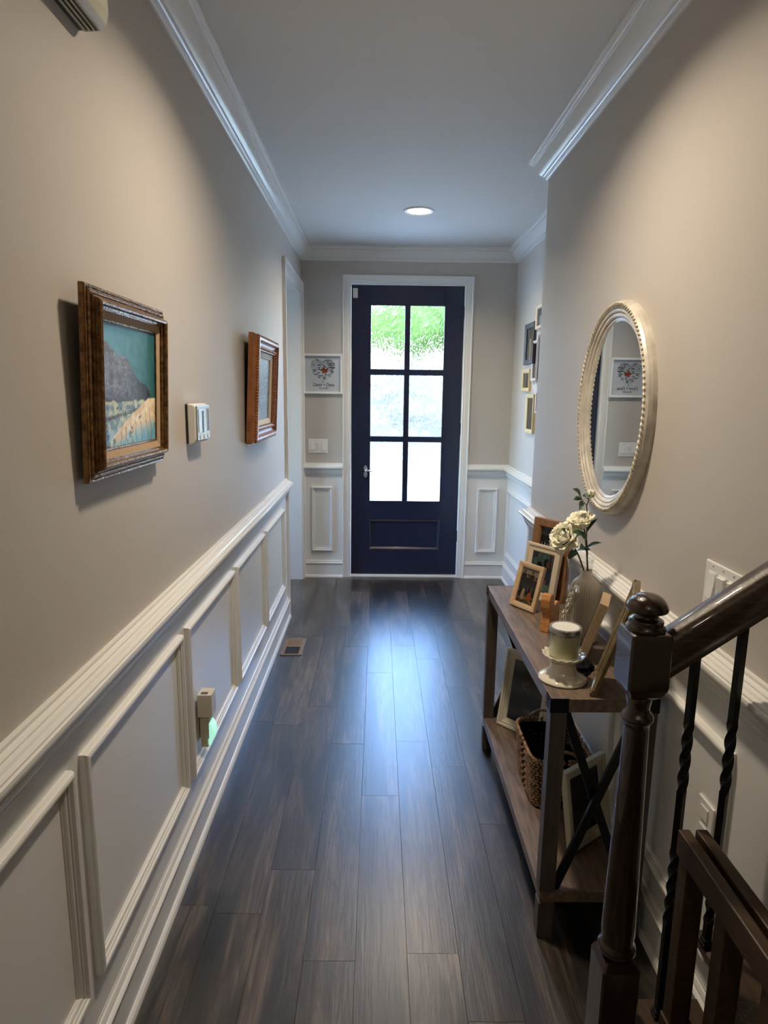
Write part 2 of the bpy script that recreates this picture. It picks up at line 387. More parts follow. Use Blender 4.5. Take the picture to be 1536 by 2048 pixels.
B('window_glass', (-3.253, -3.247, 3.96, 4.94, .96, 2.04), M['glass'], wn)

# trims --------------------------------------------------------------
crown = [(0, H-0.108), (0.008, H-0.108), (0.012, H-0.104), (0.012, H-0.096), (0.018, H-0.096), (0.018, H-0.091), (0.023, H-0.088), (0.023, H-0.083), (0.029, H-0.082), (0.040, H-0.073), (0.050, H-0.060), (0.057, H-0.045),
         (0.062, H-0.031), (0.068, H-0.030), (0.068, H-0.024), (0.074, H-0.022), (0.079, H-0.016), (0.079, H-0.010), (0.086, H-0.010), (0.086, H-0.0005), (0, H-0.0005)]
bm = bmesh.new(); sweep(bm, crown, [(XL, YB), (XL, D), (XG, D), (XG, YE), (XR, YE), (XR, YS)])
struct(mk('trim_1', bm, M['trim'], smooth='auto'), 'white crown moulding round the ceiling', 'crown moulding')
rail = [(0, .886), (.007, .886), (.010, .890), (.010, .896), (.006, .899), (.006, .903), (.015, .903), (.017, .908), (.017, .916), (.024, .917), (.026, .926), (.025, .934), (.031, .935), (.031, .940), (.034, .948), (.040, .955), (.048, .960),
        (.052, .962), (.053, .968), (.052, .975), (.047, .977), (.047, .981), (.036, .983), (.033, .988), (.024, .990), (.024, .994), (.012, .997), (.012, 1.0045), (0, 1.0045)]
CW = 0.069
base = [(0, 0), (.028, 0), (.028, .006), (.025, .015), (.019, .021), (.015, .023), (.015, .120), (.022, .122), (.023, .128), (.019, .132), (.012, .133), (.012, .142), (.008, .150), (.004, .153), (.004, .160), (0, .160)]
runs = {2: [(XL, YB), (XL, OY0-0.075)], 3: [(XL, D), (XD-CW, D)], 4: [(XD+WD+CW, D), (XG, D), (XG, YE), (XR, YE), (XR, YS)]}
for k, path in runs.items():
    bm = bmesh.new(); sweep(bm, rail, path); struct(mk('trim_%d' % k, bm, M['trim'], smooth='auto'), None)
for nm, path in (('baseboard_left', runs[2]), ('baseboard_front', runs[3]), ('baseboard_right', runs[4])):
    bm = bmesh.new(); sweep(bm, base, path); struct(mk(nm, bm, M['trim'], smooth='auto'))
def panel(parent, w, h, loc, rotz):
    bm = bmesh.new()
    rect_frame(bm, w, h, [(0, 0), (0, .012), (.003, .018), (.008, .020), (.014, .019), (.017, .014), (.021, .013), (.021, .009), (.028, .009), (.031, .007), (.033, .003), (.036, .003), (.036, 0)])
    o = mk('panel_moulding', bm, M['trim'], parent, smooth='auto'); o.location = loc; o.rotation_euler = (0, 0, rotz)
# white wainscot skins
B('wainscot', (XL, XL+0.003, YB, OY0-0.075, 0.02, .95), M['trim'], wl)
B('wainscot', [(XL, XD-CW, D-0.003, D, 0.02, .95), (XD+WD+CW, XG, D-0.003, D, 0.02, .95)], M['trim'], wf)
B('wainscot', (XG-0.003, XG, YE, D, 0.02, .95), M['trim'], wg)
B('wainscot', [(XR-0.003, XR, YS, YE, 0.02, .95), (XR-0.003, XG, YE, YE+0.003, 0.02, .95)], M['trim'], wr)
for k in range(-3, 4):
    panel(wl, 0.70, 0.552, (XL+0.003, 1.613+0.755*k, 0.275), PI/2)
panel(wf, 0.185, 0.57, (-0.474, D-0.003, 0.232), 0)
panel(wf, 0.18, 0.57, (0.948, D-0.003, 0.232), 0)
panel(wg, 0.80, 0.57, (XG-0.003, 4.98, 0.232), -PI/2)
panel(wg, 0.80, 0.57, (XG-0.003, 4.05, 0.232), -PI/2)
for yc in (1.64, 2.34, 3.04): panel(wr, 0.62, 0.56, (XR-0.003, yc, 0.24), -PI/2)

# casings ------------------------------------------------------------
def casing(name, pts_out, width, plane):
    pass
cp = [(0, 0), (0, .022), (.004, .024), (.010, .022), (.014, .016), (.030, .014), (.045, .013), (.052, .010), (.056, .012), (.062, .010), (.066, .006), (.069, 0)]
def door_casing(w, h, cw, prof):
    """three-sided casing; outer size w x h, opens at the bottom; local X width, faces -Y"""
    bm = bmesh.new(); loops = []
    for ins, dep in prof:
        loops.append([bm.verts.new(p) for p in ((-w/2+ins, -dep, 0), (-w/2+ins, -dep, h-ins), (w/2-ins, -dep, h-ins), (w/2-ins, -dep, 0))])
    for a, b in zip(loops, loops[1:]): bridge(bm, a, b, closed=False)
    bridge(bm, loops[-1], loops[0], closed=False)
    bm.faces.new([l[0] for l in loops]); bm.faces.new([l[3] for l in loops])
    return bm
o = mk('trim_5', door_casing(WD+2*CW, 2.46+CW, CW, cp), M['trim'], smooth='auto'); o.location = (XD+WD/2, D, 0); struct(o, 'white casing round the front door', 'door casing')
cp2 = [(i*0.075/0.069, d) for i, d in cp]
o = mk('trim_6', door_casing(OY1-OY0+0.15, OZ+0.075, 0.075, cp2), M['trim'], smooth='auto'); o.location = (XL, (OY0+OY1)/2, 0); o.rotation_euler = (0, 0, PI/2)
struct(o, 'white casing round the opening in the left wall', 'door casing')
struct(B('trim_7', [(XL-WT-0.002, XL+0.001, OY0-0.001, OY0+0.012, 0, OZ), (XL-WT-0.002, XL+0.001, OY1-0.012, OY1+0.001, 0, OZ), (XL-WT-0.002, XL+0.001, OY0, OY1, OZ-0.012, OZ+0.001)], M['trim']))
# door frame jamb + threshold
struct(B('trim_8', [(XD-0.02, XD-0.002, D, D+0.15, 0, 2.462), (XD+WD+0.002, XD+WD+0.02, D, D+0.15, 0, 2.462), (XD-0.02, XD+WD+0.02, D, D+0.15, 2.462, 2.476)], M['trim']))
struct(B('trim_9', (XD-0.01, XD+WD+0.01, D-0.012, D+0.16, 0, 0.018), M['trim'], bevel=0.004), 'pale door threshold', 'threshold')

# front door ----------------------------------------------------------
def build_door():
    y0, y1 = D+0.028, D+0.072
    cols = [(-0.070, 0.219), (0.254, 0.545)]; rows = [(0.671, 1.191), (1.227, 1.747), (1.784, 2.305)]
    bm = bmesh.new(); zt = 2.459
    box(bm, XD, cols[0][0], y0, y1, .02, zt); box(bm, cols[1][1], XD+WD, y0, y1, .02, zt)
    box(bm, cols[0][0], cols[1][1], y0, y1, 2.305, zt); box(bm, cols[0][0], cols[1][1], y0, y1, .02, .245)
    box(bm, cols[0][0], cols[1][1], y0, y1, .508, .671)
    box(bm, cols[0][0], cols[1][1], y0+.012, y1-.012, .245, .508)
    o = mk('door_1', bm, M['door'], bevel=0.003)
    struct(o, 'dark front door tinted with painted blue haze, with six rippled glass panes', 'door')
    bm = bmesh.new(); box(bm, cols[0][1], cols[1][0], y0, y1, .671, 2.305)
    for z0, z1 in ((1.191, 1.227), (1.747, 1.784)): box(bm, cols[0][0], cols[1][1], y0+.001, y1-.001, z0, z1)
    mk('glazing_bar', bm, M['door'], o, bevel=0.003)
    bm = bmesh.new(); rect_frame(bm, cols[1][1]-cols[0][0], .263, [(0, 0), (0, .013), (.006, .015), (.016, .008), (.02, 0)], y0+.012, (cols[0][0]+cols[1][1])/2, .245)
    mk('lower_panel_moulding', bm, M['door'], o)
    bm = bmesh.new()
    for r in rows:
        for c in cols:
            rect_frame(bm, c[1]-c[0]+.002, r[1]-r[0]+.002, [(0, 0), (0, .006), (.005, .005), (.008, 0)], y0+.002, (c[0]+c[1])/2, r[0]-.001)
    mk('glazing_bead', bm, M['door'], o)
    for r in rows:
        for c in cols:
            B('glass_pane', (c[0]+.001, c[1]-.001, y0+.018, y0+.026, r[0]+.001, r[1]-.001), M['rain'], o)
    # handle set
    bm = bmesh.new()
    pts = [(0.016*math.cos(a), 0.028*math.sin(a)) for a in [2*PI*i/24 for i in range(24)]]
    for zc in (0.955, 0.905):
        extrude_poly(bm, [Vector((-0.103+x, y0, zc+z*(1 if zc > .93 else .95))) for x, z in pts], (0, -0.012, 0))
    hp = mk('door_handle', bm, M['nickel'], o, bevel=0.002); hp['label'] = 'satin nickel handle plate with lever'
    bm = bmesh.new(); tube(bm, [(-0.103, y0-.01, .942), (-0.103, y0-.045, .942), (-0.095, y0-.052, .942), (-0.055, y0-.052, .940), (-0.045, y0-.05, .938)], [.007, .007, .007, .006, .005], 10)
    mk('handle_lever', bm, M['nickel'], hp, smooth=True)
    bm = bmesh.new()
    for z in (.32, 1.25, 2.2): box(bm, XD+WD-.004, XD+WD+.012, y0-.012, y0+.002, z, z+.1)
    mk('hinge', bm, M['black'], o)
build_door()
sensor = thing('door_sensor', 'small white alarm sensor at the top corner of the front door', 'sensor', (-0.195, D+0.028, 2.354))
B('sensor_body', (-.02, .02, -.016, 0, 0, .077), M['plastic'], sensor, bevel=.004)
B('sensor_cap', (-.016, .016, -.018, -.014, .008, .069), M['plastic'], sensor, bevel=.003)

# ---------------------------------------------------------------- recessed lights
def can(x, y, label, power):
    t = thing('recessed_light', label, 'ceiling light', (x, y, H), group=None)
    bm = bmesh.new(); lathe(bm, [(.098, 0), (.098, -.004), (.092, -.008), (.080, -.007), (.074, 0.002), (.074, 0)], 40); mk('trim_ring', bm, M['plastic'], t, smooth=True)
    bm = bmesh.new(); lathe(bm, [(.0735, -.001), (.0735, -.0035), (.04, -.0045), (0.001, -.005)], 40); mk('lens', bm, M['led'], t, smooth=True)
    ld = bpy.data.lights.new('recessed_lamp', 'AREA'); ld.shape = 'DISK'; ld.size = .14; ld.energy = power; ld.color = (1.0, 0.84, 0.64); ld.spread = math.radians(142)
    lo = bpy.data.objects.new('lamp_light', ld); COL.objects.link(lo); lo.parent = t; lo.location = (0, 0, -.012)
can(0.248, 4.39, 'glowing recessed ceiling light in front of the door', CAN_E)
can(0.11, 1.93, 'glowing recessed ceiling light above the mirror and console', CAN_E*1.25)
can(0.10, -0.75, 'glowing recessed ceiling light behind the viewer', CAN_E*0.35)

# ---------------------------------------------------------------- exterior
def exterior():
    struct(B('porch_slab', [(-4, 5, D+.15, 14, -.25, -.06), (-14, -4, -2, 14, -.25, -.06), (-4, -3.3, -2, D+.15, -.25, -.16)], M['pave']), 'sunlit pale concrete paving outside', 'paving')
    g = B('lawn', (-14, 14, 14, 17.75, -.4, -.10), M['grass']); tag(g, 'strip of sunlit lawn before the stone wall', 'grass', kind='stuff')
    # house side panels beyond front wall keep daylight real
    bm = bmesh.new(); nx, nzv = 110, 26; g2 = []
    for j in range(nzv+1):
        row = []
        for i in range(nx+1):
            x = -14+28*i/nx; z = -.3+2.55*j/nzv
            d = 0.22*noise.noise(Vector((x*2.1, z*2.3, 1)))+0.1*noise.noise(Vector((x*5, z*5, 3)))
            row.append(bm.verts.new((x, 18.3+0.16*max(0, z)+d, z+(0.25*noise.noise(Vector((x*1.4, 0, 9))) if j == nzv else 0))))
        g2.append(row)
    for j in range(nzv):
        for i in range(nx): bm.faces.new((g2[j][i], g2[j][i+1], g2[j+1][i+1], g2[j+1][i]))
    top = g2[-1]; back = [bm.verts.new((v.co.x, 21, v.co.z+.2)) for v in top]
    for i in range(nx): bm.faces.new((top[i], top[i+1], back[i+1], back[i]))
    o = mk('stone_retaining_wall', bm, M['rock']); struct(o, 'rough pale stone retaining wall in bright sun outside', 'wall')
    o = B('planted_bank', (-14, 14, 20.0, 30, -.4, 2.35), M['soil']); struct(o, 'green bank above the stone wall', 'ground')
exterior()
def shrub(x, y, z, r, h, mi, label, seed, cat='shrub', trunk=0.0, nm='flowering_shrub'):
    rnd = random.Random(seed); t = thing(nm, label, cat, (x, y, z))
    bm = bmesh.new()
    for i in range(2600):
        a = rnd.uniform(0, 2*PI); u = rnd.uniform(-.95, 1); rr = (1-u*u)**.5
        k = rnd.uniform(.72, 1.0)*(1+.25*noise.noise(Vector((math.cos(a)*2, math.sin(a)*2, u*2+seed))))
        c = Vector((r*rr*math.cos(a)*k, r*rr*math.sin(a)*k, trunk+h/2+h/2*u*k))
        n = Vector((rnd.gauss(0, 1), rnd.gauss(0, 1), rnd.gauss(0, 1))).normalized(); s = rnd.uniform(.13, .26)*max(.7, r/1.3)
        p = n.orthogonal().normalized(); q = n.cross(p)
        a1 = bm.verts.new(c-p*s); a2 = bm.verts.new(c+q*s*.45+n*s*.12); a3 = bm.verts.new(c+p*s); a4 = bm.verts.new(c-q*s*.45+n*s*.12)
        bm.faces.new((a1, a2, a3, a4))
    mk('foliage', bm, M['foliage%d' % mi], t)
    bm = bmesh.new()
    tube(bm, [(0, 0, 0), (.05*r, 0, (trunk+h*.3)*.5), (0, .05*r, trunk+h*.6)], [.09*r+.03, .07*r+.02, .02], 8)
    for k in range(4):
        a = k*PI/2+.5; tube(bm, [(0, 0, trunk+h*.15), (math.cos(a)*r*.5, math.sin(a)*r*.5, trunk+h*.55)], [.04*r, .012], 6)
    mk('trunk', bm, M['bark'], t)
sh = [(-2.2, 20.9, 2.34, 1.1, 2.1, 2, 'low yellow-green shrub above the stone wall, furthest left'),
      (0.85, 20.9, 2.34, 1.25, 2.9, 0, 'light green shrub on the bank in the middle of the top door panes'),
      (3.9, 20.9, 2.34, 1.1, 3.0, 1, 'tall darker green shrub on the bank, furthest right')]
for i, a in enumerate(sh): shrub(*a, seed=i+11)
shrub(2.3, 24.6, 2.34, 2.1, 5.6, 0, 'broad green tree behind the bank shrubs, seen through the right panes', 41, 'tree', .5, 'leafy_tree')
shrub(-1.6, 25.6, 2.34, 2.1, 3.0, 2, 'low spreading tree behind the bank shrubs, left of centre', 43, 'tree', .4, 'leafy_tree')

# ---------------------------------------------------------------- picture helpers
def ell(u, v, cx, cy, rx, ry): return ((u-cx)/rx)**2+((v-cy)/ry)**2 < 1
def photo_people(bgc, people, extra=None, seed=1.0):
    def fn(u, v):
        n = nz(u, v, 9, seed)*.25; c = tuple(q*(1+n) for q in (bgc(u, v) if callable(bgc) else bgc))
        for (px, top, wd, cloth, skin, hair) in people:
            if v < top-.13 and abs(u-px) < wd*(1-.25*max(0, (v-(top-.3)))/.3): c = tuple(q*(1+n) for q in cloth)
            if ell(u, v, px, top-.05, wd*.45, .085): c = hair
            if ell(u, v, px, top-.075, wd*.34, .062): c = skin
        if extra:
            e = extra(u, v)
            if e: c = e
        return c
    return fn
SK = (0.36, 0.20, 0.14); HR = (0.02, 0.015, 0.012)

def std_frame(name, label, cat, loc, yaw, lean, w, h, fw, t, mframe, fn, group=None, mat_w=0.0, mmat='palegrey', stand=False, prof=None, nx=36, ny=48, pic_m='photo', back=0.004):
    """free-standing or hung picture frame: local X width, Z height, front faces -Y; back plane at Y=+t"""
    T = thing(name, label, cat, loc, (lean, 0, yaw), group)
    bm = bmesh.new(); p = prof or [(0, 0), (0, t*.9), (.002, t), (fw*.5, t*.96), (fw*.85, t*.8), (fw, t*.62), (fw, 0)]
    rect_frame(bm, w, h, p, y0=t)
    mk('frame_moulding', bm, M[mframe], T, smooth='auto')
    iw, ih = w-2*fw, h-2*fw
    if mat_w > 0:
        bm = bmesh.new(); rect_frame(bm, iw+.002, ih+.002, [(0, 0), (0, .003), (mat_w, .003), (mat_w, 0)], y0=t*.62, z0=fw-.001)
        mk('mat_board', bm, M[mmat], T)
    if fn: picture(T, 'picture_print', iw-2*mat_w+.002, ih-2*mat_w+.002, fn, nx, ny, t*.66, fw+mat_w-.001, pic_m)
    B('backing', (-w/2+fw*.5, w/2-fw*.5, t*.70, t-.001, fw*.5, h-fw*.5), M['darkw'], T)
    if stand:
        bm = bmesh.new()
        extrude_poly(bm, [Vector((-.02, t, h*.62)), Vector((-.02, t+.003, h*.62)), Vector((-.02, t+h*.26, h*.075)), Vector((-.02, t+h*.26-.004, h*.07))], (.04, 0, 0))
        mk('easel_back', bm, M['darkw'], T)
    return T

# -- big landscape painting
def landscape(u, v):
    n = nz(u, v, 14, 2.0); n2 = nz(u, v, 50, 5.0)
    sky = mixc((0.24, 0.37, 0.43), (0.05, 0.20, 0.20), u*1.15-0.25+0.2*n)
    sky = mixc(sky, (0.07, 0.22, 0.30), max(0, (v-.9)*6))
    ridge = 0.83-0.22*u-0.42*max(0, u-.42)+.02*math.sin(u*17)+0.035*nz(u, 0, 7, 3)+(.05 if u < .25 else 0)*(1-u*4)
    c = sky
    if v < ridge:
        c = mixc((0.28, 0.29, 0.33), (0.045, 0.045, 0.05), (u-.45)*2.6+n*.5)
        c = tuple(q*(1+.35*n2+.3*n) for q in c)
        if v < .47 and u < .55: c = mixc(c, (0.10, 0.10, 0.11), (.47-v)*6+n)
    snow = 0.37+0.03*nz(u, 0, 9, 8)
    if v < snow:
        c = mixc((0.26, 0.33, 0.37), (0.48, 0.49, 0.43), .5+n*2+n2)
        if .24 < v-(u-.3)*.12 < .27: c = mixc(c, (0.14, 0.11, 0.08), .7+n2*2)
        if .30 < v < .34 and n2 > .25: c = (0.08, 0.09, 0.11)
    hill = 0.02+0.38*max(0, min(1, (u-.12)/.75))**.8
    if u > .12 and v < hill:
        c = mixc((0.52, 0.46, 0.38), (0.60, 0.56, 0.48), .5+n*1.5)
        c = mixc(c, (0.25, 0.40, 0.46), max(0, (.20*u+.04-v)*7+n*.5))
        g = math.sin(u*63+v*9+3*n)
        if g > .93 and v < hill*.75: c = mixc(c, (0.12, 0.09, 0.06), .6)
    elif v < .14: c = mixc(c, (0.33, 0.45, 0.52), .6)
    if abs(u-.08) < .07*(1-v*3.6) and v < .26 and n2 > -.15: c = (0.13, 0.16, 0.19)
    return tuple(q*1.75 for q in c)
def big_painting():
    W, Hh = 0.485, 0.412
    T = thing('framed_painting', 'large bronze framed snowy mountain landscape painting, nearest on the left wall', 'painting', (XL+.012, 1.604, 1.400), (math.radians(2.4), 0, PI/2))
    prof = [(0, 0), (0, .010), (.002, .013), (.006, .013), (.006, .009), (.009, .009), (.010, .015), (.014, .018), (.017, .017), (.017, .012), (.020, .012), (.021, .020), (.024, .023), (.026, .022), (.026, .027), (.029, .033), (.033, .036), (.037, .034), (.039, .029), (.039, .024), (.043, .022), (.043, .018), (.047, .016), (.047, 0)]
    bm = bmesh.new(); rect_frame(bm, W, Hh, prof); mk('frame_moulding', bm, M['gold'], T, smooth='auto')
    bm = bmesh.new(); rect_frame(bm, W-.090, Hh-.090, [(0, 0), (0, .017), (.017, .013), (.018, .011), (.018, 0)], z0=.045); mk('linen_liner', bm, M['linen'], T)
    bm = bmesh.new(); rect_frame(bm, W-.126, Hh-.126, [(0, 0), (0, .014), (.004, .014), (.005, .009), (.005, 0)], z0=.063); mk('inner_fillet', bm, M['gold'], T)
    picture(T, 'canvas', W-.134, Hh-.134, landscape, 110, 90, -.0105, .067, 'canvas')
    B('backing', (-W/2+.01, W/2-.01, -.008, 0.0, .01, Hh-.01), M['ridge'], T)
big_painting()
def birch(u, v):
    n = nz(u*1.6, v, 18, 4); n2 = nz(u*4, v*.7, 22, 7)
    c = mixc((0.36, 0.38, 0.45), (0.58, 0.57, 0.56), .5+n*1.4)
    if n2 > .32: c = (0.10, 0.10, 0.10)
    if n2 < -.42: c = (0.50, 0.42, 0.30)
    if v < .3 and n > .1: c = mixc(c, (0.16, 0.17, 0.22), .5)
    return c
def small_painting():
    W, Hh = 0.62, 0.52
    T = thing('framed_painting', 'copper-brown carved frame with a pale winter woods painting, beside the thermostat', 'painting', (XL+.008, 3.395, 1.348), (math.radians(2.8), 0, PI/2))
    prof = [(0, 0), (0, .022), (.006, .030), (.012, .044), (.018, .050), (.030, .052), (.033, .046), (.040, .036), (.050, .030), (.060, .036), (.066, .040), (.074, .036), (.078, .024), (.080, 0)]
    bm = bmesh.new(); rect_frame(bm, W, Hh, prof); mk('frame_moulding', bm, M['copper'], T, smooth='auto')
    for (ins, dep, r, step, nm) in ((.010, .043, .0055, .0140, 'outer_beading'), (.066, .042, .0055, .0140, 'inner_beading')):
        per = []; bm = bmesh.new()
        x = -W/2+ins
        while x < W/2-ins: per += [(x, ins), (x, Hh-ins)]; x += step
        z = ins
        while z < Hh-ins: per += [(-W/2+ins, z), (W/2-ins, z)]; z += step
        for px, pz in per:
            bmesh.ops.create_icosphere(bm, subdivisions=1, radius=r, matrix=Matrix.Translation((px, -dep, pz)))
        mk(nm, bm, M['copper'], T, smooth=True)
    bm = bmesh.new(); rect_frame(bm, W-.158, Hh-.158, [(0, 0), (0, .026), (.026, .020), (.028, 0)], z0=.079); mk('cream_liner', bm, M['creamliner'], T)
    picture(T, 'canvas', W-.212, Hh-.212, birch, 80, 80, -.014, .106, 'canvas')
    B('backing', (-W/2+.01, W/2-.01, -.01, 0, .01, Hh-.01), M['ridge'], T)
small_painting()

# -- thermostat
def thermostat():
    T = thing('thermostat', 'white wall thermostat with a glossy screen between the two paintings', 'thermostat', (XL, 2.232, 1.418), (0, 0, PI/2))
    B('back_plate', (-.082, .074, -.008, 0, .004, .136), M['charcoal'], T, bevel=.003)
    bm = bmesh.new(); pts = []
    prof = [(-.008, .0), (-.028, .006), (-.034, .018), (-.035, .124), (-.030, .134), (-.008, .137)]
    extrude_poly(bm, [Vector((-.085, y, z)) for y, z in prof], (.162, 0, 0)); mk('body', bm, M['plastic'], T, bevel=.004)
    B('front_bezel', (-.083, .076, -.040, -.034, .014, .130), M['nickel'], T, bevel=.003)
    m = mat('thermostat_screen', (0.42, 0.48, 0.47), 0.04, 0.0, coat=1.0)
    B('screen', (-.068, .062, -.0415, -.040, .042, .118), m, T)
    B('painted_reflection', (-.030, -.006, -.0418, -.0412, .040, .112), M['charcoal'], T)  # dark reflection of the door on the glossy screen, painted as a strip
    for x in (-.05, 0, .045):
        bm = bmesh.new(); lathe(bm, [(.001, 0), (.008, 0), (.008, .002), (.001, .003)], 16)
        bmesh.ops.transform(bm, verts=bm.verts, matrix=Matrix.Translation((x, -.040, .026)) @ Matrix.Rotation(PI/2, 4, 'X'))
        mk('button', bm, M['plastic'], T)
thermostat()

# -- wall outlet, plug-in box and night light
T = thing('wall_outlet', 'cream duplex outlet plate low on the left wainscot', 'outlet', (XL+.003, 2.155, .372), (0, 0, PI/2))
B('cover_plate', (-.036, .036, -.006, 0, 0, .118), M['cream_plastic'], T, bevel=.002)
B('receptacle', [(-.017, .017, -.009, -.006, .016, .052), (-.017, .017, -.009, -.006, .066, .102)], M['cream_plastic'], T, bevel=.002)
T = thing('plug_in_adapter', 'beige box adapter plugged into the upper outlet socket', 'adapter', (XL+.012, 2.135, .462), (0, 0, PI/2))
B('housing', (-.030, .030, -.050, 0, 0, .085), M['cream_plastic'], T, bevel=.002)
B('port', [(-.022, -.006, -.034, -.010, .0845, .0858)], M['darkw'], T)
T = thing('night_light', 'plug-in night light glowing pale green under the beige adapter', 'night light', (XL+.012, 2.145, .335), (0, 0, PI/2))
B('housing', [(-.024, .024, -.034, 0, .035, .118), (-.020, .020, -.028, 0, .0, .035)], M['cream_plastic'], T, bevel=.004)
bm = bmesh.new(); pts = [Vector((0, -.030-.020*math.sin(PI*i/12)**.7, .008+.092*i/12)) for i in range(13)]
extrude_poly(bm, [p+Vector((-.023, 0, 0)) for p in pts], (.046, 0, 0)); mk('glowing_lens', bm, M['nightled'], T)['label'] = 'pale green glowing lens'

# -- door chime
T = thing('door_chime', 'white door chime box high on the left wall', 'door chime', (XL, 1.415, 2.335), (0, 0, PI/2))
B('back_plate', (-.105, .105, -.010, 0, .003, .19), M['charcoal'], T, bevel=.002)
bm = bmesh.new(); prof = [(-.010, .0), (-.045, .002), (-.058, .012), (-.064, .035), (-.064, .17), (-.055, .185), (-.010, .19)]
extrude_poly(bm, [Vector((-.11, y, z)) for y, z in prof], (.215, 0, 0)); mk('cover', bm, M['ivory'], T, bevel=.003)
bm = bmesh.new()
for y in (-.020, -.030, -.040): box(bm, -.10, .095, y-.0015, y+.0015, -.001, .002)
mk('sound_slot', bm, M['vdark'], T)

# -- floor vent
T = thing('floor_vent', 'tan metal floor register beside the left baseboard', 'floor vent', (-.5225, 3.87, 0))
bm = bmesh.new(); rr = [(-.068, .068, -.136, -.118), (-.068, .068, .118, .136), (-.068, -.044, -.118, .118), (.044, .068, -.118, .118), (-.044, .044, -.006, .006)]
for a in rr: box(bm, a[0], a[1], a[2], a[3], .0, .005)
mk('vent_frame', bm, M['grille'], T, bevel=.001)
B('duct_opening', (-.044, .044, -.118, .118, .0003, .0012), M['vdark'], T)
bm = bmesh.new()
for i in range(11):
    y = .014+i*.0098; extrude_poly(bm, [Vector((-.044, y, .0015)), Vector((-.044, y+.006, .0042)), Vector((-.044, y+.007, .0038)), Vector((-.044, y+.001, .0012))], (.088, 0, 0))
mk('louver', bm, M['grille'], T)

# -- oval mirror
def oval_mirror():
    T = thing('oval_mirror', 'antique white oval mirror with a gold rope edge on the right wall', 'mirror', (XR, 2.248, 1.548), (0, 0, -PI/2))
    A, Bz = .327, .364; n = 96
    prof = [(0, 0), (0, .014), (.003, .026), (.009, .034), (.015, .037), (.022, .035), (.025, .030), (.031, .032), (.036, .030), (.039, .025), (.046, .026), (.051, .023), (.054, .018), (.060, .018), (.064, .015), (.068, .012), (.068, 0)]
    bm = bmesh.new(); loops = []
    for ins, dep in prof:
        loops.append([bm.verts.new(((A-ins)*math.cos(2*PI*i/n), -dep, (Bz-ins)*math.sin(2*PI*i/n))) for i in range(n)])
    for a, b in zip(loops, loops[1:]+[loops[0]]): bridge(bm, a, b)
    mk('frame_moulding', bm, M['mframe'], T, smooth='auto')
    bm = bmesh.new(); nb = 120
    for i in range(nb):
        a = 2*PI*i/nb; c = Vector(((A-.015)*math.cos(a), -.0365, (Bz-.015)*math.sin(a)))
        tang = math.atan2(Bz*math.cos(a), -A*math.sin(a))
        mt = Matrix.Translation(c) @ Matrix.Rotation(-tang-0.75, 4, 'Y') @ Matrix.Diagonal((.0100, .0042, .0040, 1))
        bmesh.ops.create_icosphere(bm, subdivisions=2, radius=1, matrix=mt)
    mk('rope_moulding', bm, M['mrope'], T, smooth=True)
    bm = bmesh.new(); vs = [bm.verts.new(((A-.0665)*math.cos(2*PI*i/n), -.0125, (Bz-.0665)*math.sin(2*PI*i/n))) for i in range(n)]
    vb = [bm.verts.new((v.co.x, -.008, v.co.z)) for v in vs]; bridge(bm, vs, vb); bm.faces.new(vs); bm.faces.new(vb)
    mk('mirror_glass', bm, M['mirror'], T)
oval_mirror()

# -- gallery frames on the alcove wall (face -X)
def gal(y0, y1, z0, z1, mname, label, fw=.02, t=.02, fn=None, matw=0.0, nm='photo_frame'):
    w_, h_ = y1-y0, z1-z0
    std_frame(nm, label, 'photo frame', (XG-t, (y0+y1)/2, z0), -PI/2, 0, w_, h_, fw, t, mname, fn, 'photo frames on the alcove wall', matw, 'creamliner', nx=24, ny=36)
GR = (0.20, 0.21, 0.24)
gal(4.715, 5.005, 1.815, 2.110, 'charcoal', 'charcoal framed photo of a figure in white, largest on the alcove wall', .035, .022, photo_people((.22, .23, .22), [(.5, .8, .16, (.5, .48, .42), SK, HR)], seed=2))
gal(4.40, 4.69, 2.046, 2.205, 'cream', 'cream framed photo, topmost on the alcove wall', .022, .02, photo_people((.16, .25, .34), [(.35, .7, .18, (.5, .55, .6), SK, HR), (.7, .6, .15, (.05, .06, .1), SK, HR)], seed=3))
gal(4.60, 4.742, 1.692, 1.972, 'palegrey', 'pale grey framed tall photo right of the charcoal frame', .02, .02, photo_people((.12, .13, .16), [(.6, .7, .18, (.4, .35, .36), SK, HR)], seed=4))
gal(4.44, 4.598, 1.682, 2.005, 'darkw', 'dark brown frame edge showing beside the mirror wall corner', .02, .016, photo_people((.2, .15, .12), [(.5, .7, .2, (.1, .1, .12), SK, HR)], seed=5))
gal(4.79, 5.04, 1.618, 1.781, 'yellow', 'small pale yellow framed photo, leftmost on the alcove wall', .028, .022, photo_people((.25, .26, .24), [(.5, .8, .2, (.12, .13, .15), (.2, .16, .13), HR)], seed=6))
gal(4.62, 4.852, 1.318, 1.598, 'yellow', 'tall yellow framed photo of a person in grey, lowest on the alcove wall', .028, .022, photo_people((.16, .17, .19), [(.5, .88, .22, (.16, .18, .22), (.45, .2, .14), HR)], seed=7))
gal(4.44, 4.606, 1.468, 1.62, 'palegrey', 'narrow sliver of a pale frame behind the mirror wall corner', .015, .012, photo_people((.1, .1, .12), [(.5, .8, .2, (.05, .05, .06), SK, HR)], seed=8))

